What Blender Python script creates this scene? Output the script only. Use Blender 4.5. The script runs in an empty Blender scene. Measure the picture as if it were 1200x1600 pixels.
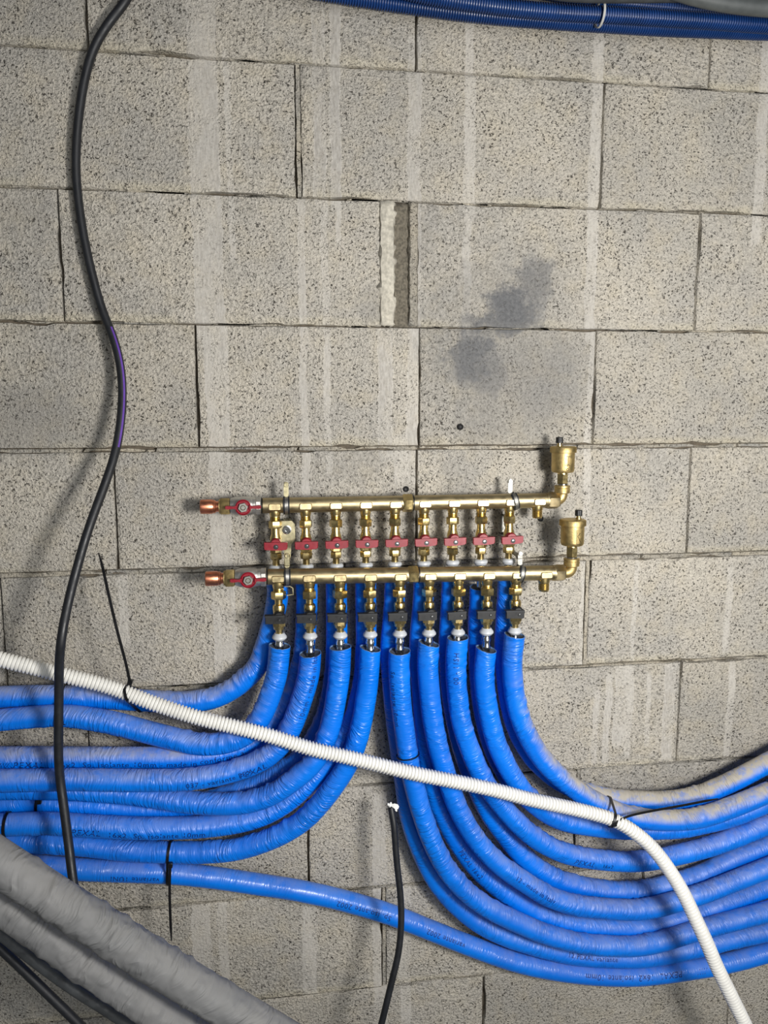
import bpy, math, random
import numpy as np
from mathutils import Vector, Matrix

random.seed(7)
rng = np.random.default_rng(7)
SC = bpy.context.scene
COL = SC.collection

# ------------------------------------------------------------------ camera
# wall face is the plane y = 0, x runs along the wall, z is up (metres); the camera stands 1.22 m off the wall
CAM = np.array([0.0, -1.22418, -0.75224])
AX_R = np.array([0.99063, -0.13652, -0.00275])
AX_U = np.array([0.01990, 0.12438, 0.99204])
AX_B = np.array([-0.13509, -0.98280, 0.12593])
FPX = 1138.63
cam_data = bpy.data.cameras.new('camera')
cam_data.sensor_width = 36.0
cam_data.lens = FPX / 1600.0 * 36.0
cam_data.clip_start = 0.02
cam = bpy.data.objects.new('camera', cam_data)
COL.objects.link(cam)
mw = Matrix.Identity(4)
for i in range(3):
    mw[i][0], mw[i][1], mw[i][2], mw[i][3] = AX_R[i], AX_U[i], AX_B[i], CAM[i]
cam.matrix_world = mw
SC.camera = cam

# ------------------------------------------------------------------ world, lights, exposure
world = bpy.data.worlds.new('world')
SC.world = world
world.use_nodes = True
bg = world.node_tree.nodes['Background']
bg.inputs[0].default_value = (0.93, 0.97, 1.0, 1)
bg.inputs[1].default_value = 0.10

def area_light(name, loc, target, size, power, color):
    d = bpy.data.lights.new(name, 'AREA')
    d.shape = 'DISK'
    d.size = size
    d.energy = power
    d.color = color
    o = bpy.data.objects.new(name, d)
    o.location = loc
    o.rotation_euler = (Vector(target) - Vector(loc)).to_track_quat('-Z', 'Y').to_euler()
    COL.objects.link(o)
    return o

area_light('work_lamp', (0.60, -1.28, -0.82), (0.38, 0, -0.90), 0.26, 20.5, (1.0, 0.97, 0.925))
area_light('added_soft_fill', (1.1, -3.2, -0.35), (0.3, 0, -0.8), 2.2, 34.0, (0.98, 0.99, 1.0))  # unseen wide fill light, added so the brass pads have brightness to reflect

vs = SC.view_settings
vs.view_transform = 'Standard'
vs.look = 'None'
vs.gamma = 1.0
vs.use_curve_mapping = False
vs.exposure = 0.10

# ------------------------------------------------------------------ helpers: points and meshes
def P(px, py, d=0.0):
    """point on the plane d metres in front of the wall that shows at (px, py) of the 1200x1600 frame"""
    r = AX_R * ((px - 600) / FPX) + AX_U * ((800 - py) / FPX) - AX_B
    t = (-d - CAM[1]) / r[1]
    return CAM + r * t

def mpp(p):
    """metres per pixel at a point"""
    return float(-(np.asarray(p) - CAM) @ AX_B) / FPX

class MB:
    """collects shapes; build() links them as ONE mesh object"""
    def __init__(s):
        s.v, s.f = [], []

    def add(s, verts, faces, m=None):
        o = len(s.v)
        for q in verts:
            q = Vector(q)
            s.v.append(tuple(m @ q) if m is not None else tuple(q))
        s.f += [tuple(i + o for i in fc) for fc in faces]
        return s

    def rings(s, rings, closed=False, cap0=True, cap1=True, m=None):
        n = len(rings[0])
        v = [q for r in rings for q in r]
        f = []
        k = len(rings)
        for i in range(k if closed else k - 1):
            j = (i + 1) % k
            for a in range(n):
                b = (a + 1) % n
                f.append((i * n + a, i * n + b, j * n + b, j * n + a))
        if not closed:
            if cap0: f.append(tuple(range(n - 1, -1, -1)))
            if cap1: f.append(tuple((k - 1) * n + a for a in range(n)))
        return s.add(v, f, m)

    def lathe(s, prof, seg=20, m=None, ph=0.0, cap0=True, cap1=True):
        """prof = [(radius, height)], turned about local z"""
        R = [[(r * math.cos(ph + 2 * math.pi * a / seg), r * math.sin(ph + 2 * math.pi * a / seg), z) for a in range(seg)] for r, z in prof]
        return s.rings(R, m=m, cap0=cap0, cap1=cap1)

    def nut(s, r, z0, z1, m=None, ph=0.0, seg=6, c=None):
        c = c if c is not None else abs(z1 - z0) * 0.12
        sg = 1 if z1 > z0 else -1
        return s.lathe([(r * .93, z0), (r, z0 + sg * c), (r, z1 - sg * c), (r * .93, z1)], seg, m, ph)

    def prism(s, outline, y0, y1, bev=0.0, m=None):
        """outline in local xz, extruded along y from y0 (back) to y1 (front)"""
        cx = sum(q[0] for q in outline) / len(outline)
        cz = sum(q[1] for q in outline) / len(outline)
        def ring(y, k):
            return [(cx + (x - cx) * k, y, cz + (z - cz) * k) for x, z in outline]
        if bev:
            ext = max(max(abs(x - cx), abs(z - cz)) for x, z in outline)
            k = 1 - bev / ext
            sg = 1 if y1 > y0 else -1
            return s.rings([ring(y0, 1), ring(y1 - sg * bev, 1), ring(y1, k)], m=m)
        return s.rings([ring(y0, 1), ring(y1, 1)], m=m)

    def box(s, x0, x1, y0, y1, z0, z1, m=None):
        return s.rings([[(x0, y0, z), (x1, y0, z), (x1, y1, z), (x0, y1, z)] for z in (z0, z1)], m=m)

    def build(s, name, mat, parent=None, smooth=True, sharp=32, loc=None):
        me = bpy.data.meshes.new(name)
        me.from_pydata(s.v, [], s.f)
        finish(me, mat, smooth, sharp)
        return link(name, me, parent, loc)

def finish(me, mat, smooth=True, sharp=32):
    import bmesh
    bm = bmesh.new()
    bm.from_mesh(me)
    bmesh.ops.recalc_face_normals(bm, faces=bm.faces)
    bm.to_mesh(me)
    bm.free()
    if smooth:
        me.polygons.foreach_set('use_smooth', [True] * len(me.polygons))
        if sharp: me.set_sharp_from_angle(angle=math.radians(sharp))
    me.materials.append(mat)

def link(name, data, parent=None, loc=None):
    o = bpy.data.objects.new(name, data)
    COL.objects.link(o)
    if parent is not None:
        o.parent = parent
    if loc is not None:
        o.location = loc
    return o

def tag(o, label, cat, group=None, kind=None):
    if label: o['label'] = label
    if cat: o['category'] = cat
    if group: o['group'] = group
    if kind: o['kind'] = kind
    return o

def thing(name, label, cat, loc=(0, 0, 0), group=None, kind=None):
    return tag(link(name, None, None, loc), label, cat, group, kind)

def rounded(w, h, r, n=5, cx=0.0, cz=0.0):
    out = []
    for sx, sz, a0 in ((1, 1, 0), (-1, 1, 90), (-1, -1, 180), (1, -1, 270)):
        for k in range(n + 1):
            a = math.radians(a0 + 90 * k / n)
            out.append((cx + sx * (w / 2 - r) + r * math.cos(a), cz + sz * (h / 2 - r) + r * math.sin(a)))
    return out

def T(x, y, z):
    return Matrix.Translation((x, y, z))
RX = lambda a: Matrix.Rotation(a, 4, 'X')
RY = lambda a: Matrix.Rotation(a, 4, 'Y')
RZ = lambda a: Matrix.Rotation(a, 4, 'Z')
FRONT = RX(math.pi / 2)      # local +z becomes -y: towards the viewer

# ---- swept tubes
def smooth_path(pts, step=0.003, sigma=0.010):
    """Catmull-Rom through 3D points, resampled evenly and lightly smoothed"""
    p = np.asarray(pts, float)
    p = np.vstack([2 * p[0] - p[1], p, 2 * p[-1] - p[-2]])
    out = []
    for i in range(1, len(p) - 2):
        a, b, c, d = p[i - 1:i + 3]
        for t in np.linspace(0, 1, 40, endpoint=False):
            out.append(.5 * ((2 * b) + (c - a) * t + (2 * a - 5 * b + 4 * c - d) * t * t + (3 * b - a - 3 * c + d) * t ** 3))
    out.append(p[-2])
    q = resample(np.array(out), step)
    if sigma:
        k = max(1, int(sigma * 3 / step))
        w = np.exp(-.5 * (np.arange(-k, k + 1) * step / sigma) ** 2)
        w /= w.sum()
        head = 2 * q[0] - q[1:k + 1][::-1]
        tail = 2 * q[-1] - q[-k - 1:-1][::-1]
        e = np.vstack([head, q, tail])
        q = np.stack([np.convolve(e[:, i], w, 'valid') for i in range(3)], 1)
        q = resample(q, step)
    return q

def resample(q, step):
    s = np.concatenate([[0], np.cumsum(np.linalg.norm(np.diff(q, axis=0), axis=1))])
    n = max(4, int(round(s[-1] / step)))
    u = np.linspace(0, s[-1], n + 1)
    return np.stack([np.interp(u, s, q[:, i]) for i in range(3)], 1)

def frames(q):
    t = np.gradient(q, axis=0)
    t /= np.linalg.norm(t, axis=1)[:, None]
    n = np.array([0, -1.0, 0]) - t * (t @ np.array([0, -1.0, 0]))[:, None]
    n /= np.linalg.norm(n, axis=1)[:, None]
    return t, n, np.cross(t, n)

def tube_mesh(name, q, radius, seg=24, disp=None, cap=True):
    """radius: number or array (len(q),) ; disp: array (len(q), seg). Angle 0 faces the viewer. UV = metres along / around"""
    t, n, b = frames(q)
    k = len(q)
    R = np.broadcast_to(np.asarray(radius, float).reshape(-1, 1), (k, seg)).copy()
    if disp is not None: R = R + disp
    a = np.arange(seg) * 2 * np.pi / seg + np.pi     # seam at the back
    v = q[:, None, :] + R[..., None] * (np.cos(a)[None, :, None] * n[:, None, :] + np.sin(a)[None, :, None] * b[:, None, :])
    v = v.reshape(-1, 3)
    i = np.arange(k - 1)[:, None]; j = np.arange(seg)[None, :]
    j2 = (j + 1) % seg
    f = np.stack([i * seg + j, i * seg + j2, (i + 1) * seg + j2, (i + 1) * seg + j], -1).reshape(-1, 4)
    me = bpy.data.meshes.new(name)
    faces = f.tolist()
    if cap:
        faces += [list(range(seg - 1, -1, -1)), [(k - 1) * seg + x for x in range(seg)]]
    me.from_pydata(v.tolist(), [], faces)
    s = np.concatenate([[0], np.cumsum(np.linalg.norm(np.diff(q, axis=0), axis=1))])
    uv = me.uv_layers.new(name='along')
    r0 = float(np.mean(R))
    U = np.zeros((len(me.loops), 2), np.float32)
    ua = np.stack([np.broadcast_to(s[:-1, None], (k - 1, seg)), np.broadcast_to(s[:-1, None], (k - 1, seg)),
                   np.broadcast_to(s[1:, None], (k - 1, seg)), np.broadcast_to(s[1:, None], (k - 1, seg))], -1).reshape(-1)
    va = np.stack([j + 0 * i, j + 1 + 0 * i, j + 1 + 0 * i, j + 0 * i], -1).reshape(-1) * (2 * np.pi / seg * r0)
    U[:len(ua), 0] = ua; U[:len(va), 1] = va
    uv.data.foreach_set('uv', U.ravel())
    me.polygons.foreach_set('use_smooth', [True] * len(me.polygons))
    if cap: me.set_sharp_from_angle(angle=math.radians(60))
    return me

def noise2(nu, nv, k, seg):
    """tileable-around value noise resampled to (k, seg)"""
    g = rng.random((nu + 2, nv))
    u = np.linspace(0, nu, k); v = np.arange(seg) / seg * nv
    iu = u.astype(int); fu = (u - iu)[:, None]; fu = fu * fu * (3 - 2 * fu)
    iv = v.astype(int); fv = (v - iv)[None, :]; fv = fv * fv * (3 - 2 * fv)
    iv2 = (iv + 1) % nv
    a = g[iu][:, iv] * (1 - fv) + g[iu][:, iv2] * fv
    b = g[iu + 1][:, iv] * (1 - fv) + g[iu + 1][:, iv2] * fv
    return a * (1 - fu) + b * fu

# ------------------------------------------------------------------ helpers: materials
def srgb(r, g, b):
    f = lambda c: (c / 255 / 12.92) if c / 255 <= .04045 else ((c / 255 + .055) / 1.055) ** 2.4
    return (f(r), f(g), f(b), 1.0)

class Mat:
    def __init__(s, name):
        s.m = bpy.data.materials.new(name)
        s.m.use_nodes = True
        s.t = s.m.node_tree
        s.b = s.t.nodes['Principled BSDF']

    def n(s, typ, **kw):
        nd = s.t.nodes.new(typ)
        for k, v in kw.items(): setattr(nd, k, v)
        return nd

    def put(s, sock, v):
        if isinstance(v, bpy.types.NodeSocket): s.t.links.new(v, sock)
        elif v is not None: sock.default_value = v

    def math(s, op, a, b=None, c=None, clamp=False):
        nd = s.n('ShaderNodeMath', operation=op, use_clamp=clamp)
        for i, v in enumerate((a, b, c)):
            if v is not None: s.put(nd.inputs[i], v)
        return nd.outputs[0]

    def mix(s, fac, a, b, mode='MIX'):
        nd = s.n('ShaderNodeMix', data_type='RGBA', blend_type=mode)
        s.put(nd.inputs['Factor'], fac); s.put(nd.inputs['A'], a); s.put(nd.inputs['B'], b)
        return [o for o in nd.outputs if o.type == 'RGBA'][0]

    def put_mix(s, nd): pass

    def noise(s, vec, scale, detail=2.0, rough=.5, dist=0.0):
        nd = s.n('ShaderNodeTexNoise')
        s.put(nd.inputs['Vector'], vec); nd.inputs['Scale'].default_value = scale
        nd.inputs['Detail'].default_value = detail; nd.inputs['Roughness'].default_value = rough
        nd.inputs['Distortion'].default_value = dist
        return nd.outputs['Fac']

    def voronoi(s, vec, scale, feature='F1'):
        nd = s.n('ShaderNodeTexVoronoi', feature=feature)
        s.put(nd.inputs['Vector'], vec); nd.inputs['Scale'].default_value = scale
        return nd

    def ramp(s, v, lo, hi, a=0.0, b=1.0, smooth=True):
        nd = s.n('ShaderNodeMapRange', interpolation_type='SMOOTHSTEP' if smooth else 'LINEAR')
        s.put(nd.inputs['Value'], v)
        for k, x in (('From Min', lo), ('From Max', hi), ('To Min', a), ('To Max', b)): s.put(nd.inputs[k], x)
        return nd.outputs['Result']

    def pos(s):
        return s.n('ShaderNodeNewGeometry').outputs['Position']

    def sep(s, v):
        nd = s.n('ShaderNodeSeparateXYZ'); s.put(nd.inputs[0], v)
        return nd.outputs

    def comb(s, x, y, z):
        nd = s.n('ShaderNodeCombineXYZ')
        for i, v in enumerate((x, y, z)): s.put(nd.inputs[i], v)
        return nd.outputs[0]

    def bump(s, h, strength, dist, prev=None):
        nd = s.n('ShaderNodeBump')
        nd.inputs['Strength'].default_value = strength; nd.inputs['Distance'].default_value = dist
        s.put(nd.inputs['Height'], h)
        if prev is not None: s.put(nd.inputs['Normal'], prev)
        return nd.outputs[0]

    def set(s, **kw):
        for k, v in kw.items(): s.put(s.b.inputs[k.replace('_', ' ')], v)
        return s

def plain(name, col, rough=.5, metal=0.0, var=.12, scale=60, bump=0.0, spec=None):
    m = Mat(name)
    p = m.pos()
    f = m.noise(p, scale, 3)
    a = tuple(c * (1 - var) for c in col[:3]) + (1,)
    b = tuple(min(1, c * (1 + var)) for c in col[:3]) + (1,)
    m.set(Base_Color=m.mix(m.ramp(f, .3, .7), a, b), Metallic=metal)
    m.set(Roughness=m.ramp(m.noise(p, scale * 2.3, 2), .3, .7, rough * .85, min(1, rough * 1.15)))
    if spec is not None: m.b.inputs['Specular IOR Level'].default_value = spec
    if bump: m.set(Normal=m.bump(m.noise(p, scale * 8, 2), bump, .0006))
    return m.m

brass = plain('brass', srgb(208, 186, 130), .30, 1.0, .10, 90)
brass_pad = plain('lit_pad_brass', srgb(226, 206, 158), .36, 1.0, .06, 90)  # paler brass: light reflected by the flat pads is put into the colour
brass_dull = plain('satin_brass', srgb(178, 163, 128), .44, 1.0, .12, 40, .06)
brass_cast = plain('cast_brass', srgb(190, 168, 116), .50, 1.0, .12, 60, .25)
copper = plain('copper', srgb(214, 140, 108), .34, 1.0, .12, 80)
nickel = plain('nickel', srgb(206, 204, 198), .48, 1.0, .10, 80)
steel = plain('polished_steel', srgb(215, 215, 213), .16, 1.0, .06, 80)
zinc = plain('zinc_plate', srgb(176, 168, 136), .38, 1.0, .14, 90)
zinc_white = plain('galvanised_plate', srgb(150, 149, 143), .5, 1.0, .08, 90)
red_paint = plain('red_lacquer', srgb(132, 8, 30), .40, 0, .10, 70)
black_plastic = plain('black_plastic', srgb(16, 17, 19), .46, 0, .15, 70)
dark_steel = plain('dark_steel', srgb(196, 193, 187), .34, 1.0, .15, 90)
black_rubber = plain('black_cable_sheath', srgb(26, 28, 32), .48, 0, .15, 40)
dusty_black = plain('dusty_black_sheath', srgb(56, 59, 61), .6, 0, .30, 45)
purple = plain('purple_sheath', srgb(92, 58, 150), .5, 0, .1, 50)
tie_black = plain('black_nylon', srgb(14, 14, 16), .38, 0, .1, 60)
tie_grey = plain('grey_nylon', srgb(176, 176, 172), .5, 0, .1, 60)
white_collar_m = plain('white_nylon', srgb(182, 186, 191), .42, 0, .04, 80)
white_conduit_m = plain('white_pvc', srgb(226, 225, 220), .45, 0, .05, 30)
foam = plain('grey_foam', srgb(70, 74, 80), .9, 0, .2, 200)
foam_edge = plain('cut_foil_edge', srgb(96, 128, 170), .6, 0, .2, 160)
ink = plain('navy_ink', srgb(4, 38, 110), .5, 0, .2, 200)
ink_dark = plain('engraved_mark', srgb(70, 56, 30), .6, .3, .2, 200)
conduit_blue = plain('blue_corrugated_pvc', srgb(20, 56, 112), .36, 0, .12, 25)
grey_sheath = plain('grey_cable_sheath', srgb(78, 82, 82), .5, 0, .15, 30)
ptfe = plain('white_torn_insulation', srgb(232, 232, 228), .6, 0, .06, 90)
hole_dark = plain('dark_plug', srgb(12, 12, 13), .6, 0, .2, 80)

# ---- concrete of the blocks: grain and pores, cement smears and stains with shapes of their own
STREAKS = [  # x, half width, z top, z bottom, strength
    (-.112, .022, .30, -.62, .85), (-.104, .018, -.60, -1.16, .75), (-.116, .006, .3, -1.2, .6), (-.094, .003, .3, -1.1, .9),
    (-.075, .004, -.19, -.50, .7), (.036, .0055, -.38, -.88, .85), (.066, .009, .30, -.41, 1.0), (.074, .005, -.40, -.84, .75),
    (.092, .008, -.07, -.41, .95), (.096, .0035, -.2, -.47, .8), (.171, .012, -.60, -.82, .95), (.196, .012, -.78, -.86, .5),
    (.219, .010, -.15, -.86, .9), (.309, .0065, -.05, -.62, .65), (.318, .003, -.2, -.42, .6), (.526, .009, .0, -.62, .7),
    (.531, .006, -.6, -1.2, .6), (.826, .009, -.1, -.45, .7), (-.268, .008, -1.0, -1.13, .45),
    (.61, .012, -1.205, -1.36, .8), (.585, .006, -1.22, -1.39, .8), (.562, .005, -1.25, -1.39, .8), (.627, .006, -1.2, -1.38, .7),
    (.705, .010, -1.205, -1.39, .95), (.665, .004, -1.22, -1.36, .6), (.83, .007, -1.2, -1.4, .6), (.815, .006, -1.02, -1.19, .5), (.63, .004, -1.0, -1.2, .5),
    (-.160, .016, -1.60, -1.78, .7), (-.123, .008, -1.60, -1.78, .75), (.030, .013, -1.62, -1.80, .65),
    (.158, .012, -1.42, -1.9, .8), (.206, .010, -1.6, -1.9, .6), (-.19, .010, -.40, -.42, .4),
]
STAINS = [  # x, z, rx, rz, strength
    (.388, -.565, .062, .046, 1.0), (.425, -.525, .045, .050, .80), (.37, -.590, .085, .024, .95), (.315, -.645, .052, .055, .95), (.350, -.680, .060, .050, .75),
    (.42, -.690, .105, .110, .52), (.35, -.74, .065, .075, .50), (.36, -.55, .11, .075, .42), (.28, -.60, .06, .10, .35), (.40, -.60, .16, .20, .20),
    (-.42, -.75, .12, .060, .42), (-.40, -.44, .06, .05, .22), (.23, -.45, .04, .06, .25), (.15, -.57, .03, .04, .35), (.13, -.82, .05, .04, .3), (.30, -.85, .04, .05, .3),
]

def concrete(name, smear=True, tint=(189, 183, 171), cool=(173, 169, 161)):
    m = Mat(name)
    p = m.pos()
    x, y, z = m.sep(p)
    ox, oy, oz = m.sep(m.n('ShaderNodeTexCoord').outputs['Object'])
    info = m.n('ShaderNodeObjectInfo').outputs['Random']
    seedvec = m.comb(m.math('ADD', x, m.math('MULTIPLY', info, 3.7)), y, z)
    low = m.noise(seedvec, 5.5, 3)
    mid = m.noise(seedvec, 26, 3)
    grit = m.noise(p, 240, 3.0, .62)                       # aggregate grains
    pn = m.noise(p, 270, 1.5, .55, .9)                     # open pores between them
    dens = m.noise(seedvec, 10, 2)
    thr = m.ramp(dens, .28, .72, .315, .415)
    face = m.ramp(m.math('ABSOLUTE', oz), .072, .097, 0.0, .05) if smear else 0.02   # trowel-smooth near the bed faces
    thr = m.math('SUBTRACT', thr, face)
    pore_shade = m.ramp(pn, m.math('SUBTRACT', thr, .045), thr, 1.0, 0.0)
    col = m.mix(m.ramp(low, .32, .66), srgb(*tint), srgb(*cool))
    col = m.mix(m.ramp(mid, .42, .75, 0, .30), col, srgb(196, 184, 158))
    if smear:
        foot = m.math('MULTIPLY', m.ramp(oz, -.080, -.095), m.ramp(low, .42, .58, 0, .32))
        col = m.mix(foot, col, srgb(208, 197, 166))
    val = m.math('MULTIPLY', m.ramp(grit, .30, .70, .74, 1.24, False), m.ramp(info, 0, 1, .93, 1.07, False))
    hsv = m.n('ShaderNodeHueSaturation'); m.put(hsv.inputs['Value'], val); m.put(hsv.inputs['Color'], col)
    col = hsv.outputs[0]
    inv = None
    if smear:
        wob = m.math('MULTIPLY_ADD', m.noise(p, 60, 2), .008, -.004)
        xx = m.math('ADD', m.math('ADD', x, wob), m.math('MULTIPLY_ADD', m.noise(p, 10, 1), .012, -.006))
        mask = None
        for sx, hw, zt, zb, st in STREAKS:
            a = m.ramp(m.math('ABSOLUTE', m.math('SUBTRACT', xx, sx)), hw - .0013, hw + .0013, st, 0.0, False)
            b = m.ramp(m.math('ABSOLUTE', m.math('SUBTRACT', z, (zt + zb) / 2)), (zt - zb) / 2 - .012, (zt - zb) / 2 + .006, 1.0, 0.0, False)
            k = m.math('MULTIPLY', a, b)
            mask = k if mask is None else m.math('MAXIMUM', mask, k)
        rim = m.math('MULTIPLY', m.math('MULTIPLY', mask, m.math('SUBTRACT', 1.0, mask)), 2.2)
        mask = m.math('MULTIPLY', mask, m.ramp(m.noise(m.comb(m.math('MULTIPLY', x, 3.2), y, z), 11, 3), .36, .60, .22, 1.0))
        stain = None
        zz = m.math('ADD', z, m.math('MULTIPLY_ADD', m.noise(p, 30, 4, .65), .09, -.045))
        xw = m.math('ADD', x, m.math('MULTIPLY_ADD', m.noise(m.comb(z, x, y), 30, 4, .65), .09, -.045))
        for sx, sz, rx, rz, st in STAINS:
            dx = m.math('DIVIDE', m.math('SUBTRACT', xw, sx), rx)
            dz = m.math('DIVIDE', m.math('SUBTRACT', zz, sz), rz)
            r2 = m.math('ADD', m.math('MULTIPLY', dx, dx), m.math('MULTIPLY', dz, dz))
            k = m.ramp(r2, .1, 1.5, st, 0.0)
            stain = k if stain is None else m.math('MAXIMUM', stain, k)
        flat = m.math('MAXIMUM', m.math('MULTIPLY', mask, .9), m.math('MULTIPLY', stain, .6))
        inv = m.math('SUBTRACT', 1.0, flat)
        pore_shade = m.math('MULTIPLY', pore_shade, inv)
        fine = m.noise(m.comb(m.math('MULTIPLY', x, 4.5), y, z), 70, 4, .6)
        col = m.mix(m.math('MULTIPLY', mask, .78), col, m.mix(m.ramp(fine, .3, .7), srgb(130, 126, 121), srgb(174, 171, 166)))
        col = m.mix(m.math('MULTIPLY', rim, .60), col, srgb(204, 200, 192))
        col = m.mix(m.math('MULTIPLY', stain, .97), col, m.mix(grit, srgb(70, 71, 74), srgb(116, 117, 119)))
    col = m.mix(m.math('MULTIPLY', pore_shade, .80), col, srgb(52, 47, 41))  # shade inside the pits, painted near-black into the base colour
    h = m.math('SUBTRACT', grit, m.math('MULTIPLY', m.ramp(pn, .28, .42, 1.0, 0.0), .5))
    bn = m.n('ShaderNodeBump'); bn.inputs['Distance'].default_value = .0065
    m.put(bn.inputs['Height'], h)
    m.put(bn.inputs['Strength'], inv if inv is not None else .9)
    m.set(Base_Color=col, Roughness=.92, Normal=bn.outputs[0])
    m.b.inputs['Specular IOR Level'].default_value = .2
    return m.m

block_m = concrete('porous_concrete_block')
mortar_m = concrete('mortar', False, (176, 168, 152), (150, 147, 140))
backing_m = plain('deep_mortar', srgb(92, 84, 72), .95, 0, .25, 120, .6)
patch_m = plain('dark_repair_mortar', srgb(104, 98, 86), .9, 0, .35, 260, 1.0)
chunk_m = plain('pale_mortar_chunk', srgb(182, 177, 164), .9, 0, .2, 160, .9)

# ---- wrinkled insulation film; UV = metres along and around the pipe, object property 'dust' = how much dust lies on its top
def film(name, col, col2, dustcol, rough, along=150.0, around=26.0, strength=.8, dist=.0026):
    m = Mat(name)
    uvn = m.n('ShaderNodeUVMap', uv_map='along').outputs[0]
    u, v, _ = m.sep(uvn)
    rnd = m.n('ShaderNodeObjectInfo').outputs['Random']
    off = m.math('MULTIPLY', rnd, 7.0)
    p = m.pos()
    skew = m.math('MULTIPLY_ADD', m.noise(p, 7, 2), 1.3, -.65)
    us = m.math('ADD', u, m.math('MULTIPLY', v, skew))
    w1 = m.noise(m.comb(m.math('MULTIPLY', us, along), m.math('MULTIPLY', v, around), off), 1.0, 2.5, .5, .35)
    w2 = m.noise(m.comb(m.math('MULTIPLY', us, along * 2.6), m.math('MULTIPLY', v, around * 2), off), 1.0, 1.5, .5, .3)
    where = m.ramp(m.noise(m.comb(m.math('MULTIPLY', u, 22), m.math('MULTIPLY', v, 26), off), 1.0, 2), .36, .66, .12, 1.0)
    ridge = m.math('POWER', m.math('SUBTRACT', 1.0, m.math('ABSOLUTE', m.math('MULTIPLY_ADD', w1, 2.4, -1.2))), 2.0)
    h = m.math('ADD', m.math('MULTIPLY', ridge, where), m.math('MULTIPLY', w2, .22))
    nrm = m.n('ShaderNodeNewGeometry').outputs['Normal']
    nz = m.sep(nrm)[2]
    dust = m.n('ShaderNodeAttribute', attribute_type='OBJECT', attribute_name='dust').outputs['Fac']
    dn = m.noise(p, 34, 4, .65)
    dn2 = m.noise(m.comb(m.math('MULTIPLY', u, 60), m.math('MULTIPLY', v, 60), off), 1.0, 4, .7)
    up = m.ramp(nz, -.1, .8)
    dm = m.math('MULTIPLY', m.math('MULTIPLY', up, dust), m.ramp(m.math('ADD', m.math('MULTIPLY', dn, .6), m.math('MULTIPLY', dn2, .4)), .30, .62, .25, 1.0), clamp=True)
    base = m.mix(m.ramp(m.noise(p, 12, 3), .3, .7), col, col2)
    m.set(Base_Color=m.mix(dm, base, dustcol), Roughness=m.math('ADD', rough, m.math('MULTIPLY', dm, .4)), Normal=m.bump(h, strength, dist))
    m.b.inputs['Specular IOR Level'].default_value = .45
    return m.m

blue_film = film('blue_insulation_film', srgb(0, 107, 216), srgb(0, 117, 228), srgb(168, 163, 154), .34)
blue_gloss = film('glossy_blue_insulation_film', srgb(0, 107, 216), srgb(0, 117, 228), srgb(164, 163, 162), .22, 190, 22, .6, .0016)
grey_film = film('grey_insulation_film', srgb(112, 113, 114), srgb(122, 122, 122), srgb(128, 127, 124), .55, 60, 16, .8, .004)

# ------------------------------------------------------------------ the wall: blocks laid course by course
wall = thing('wall_back', 'bare wall of porous grey concrete blocks with cement smears', None, kind='structure')
wb = MB()
wb.box(-1.6, 2.0, .012, .2, -2.75, .75)
wb.build('mortar_backing', backing_m, wall, smooth=False)

def rough_edge(n, amp, chip):
    e = np.abs(rng.normal(0, amp, n))
    for _ in range(max(1, int(n * chip))):
        k = rng.integers(0, n); w = rng.integers(1, 3)
        e[max(0, k - w):k + w] += rng.random() * .0025 + .0006
    return e

def block_mesh(x0, x1, z0, z1):
    """one block with a worn, slightly chipped arris; local origin at its centre on the wall face"""
    st = .013
    pts, nin = [], []
    nx = max(2, int((x1 - x0) / st)); nz = max(2, int((z1 - z0) / st))
    def side(a, b, n, inward):
        e = rough_edge(n, .0006, .10)
        for i in range(n):
            f = i / n
            pts.append((a[0] + (b[0] - a[0]) * f + inward[0] * e[i], a[1] + (b[1] - a[1]) * f + inward[1] * e[i]))
            nin.append(inward)
    if z1 - z0 < .012: st, nz = .013, 1
    side((x0, z0), (x1, z0), nx, (0, 1)); side((x1, z0), (x1, z1), nz, (-1, 0))
    side((x1, z1), (x0, z1), nx, (0, -1)); side((x0, z1), (x0, z0), nz, (1, 0))
    cx, cz = (x0 + x1) / 2, (z0 + z1) / 2
    k = len(pts)
    tilt = (rng.random(3) - .5) * .0022
    def ring(inset, y, jit):
        out = []
        for (px, pz) in pts:
            lx, lz = px - cx, pz - cz
            sx = max(-((x1 - x0) / 2 - inset), min((x1 - x0) / 2 - inset, lx)); sz = max(-((z1 - z0) / 2 - inset), min((z1 - z0) / 2 - inset, lz))
            ux = sx if abs(sx) < abs(lx) - 1e-6 else lx
            uz = sz if abs(sz) < abs(lz) - 1e-6 else lz
            yy = y + (rng.random() - .5) * jit + tilt[0] + tilt[1] * lx / .25 + tilt[2] * lz / .1
            out.append((ux, yy, uz))
        return out
    m = MB()
    m.rings([ring(0, .06, 0), ring(0, .0018, .0010), ring(.0014, .0004, .0005), ring(.008, 0, 0)], cap0=True, cap1=True)
    return m, cx, cz

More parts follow.
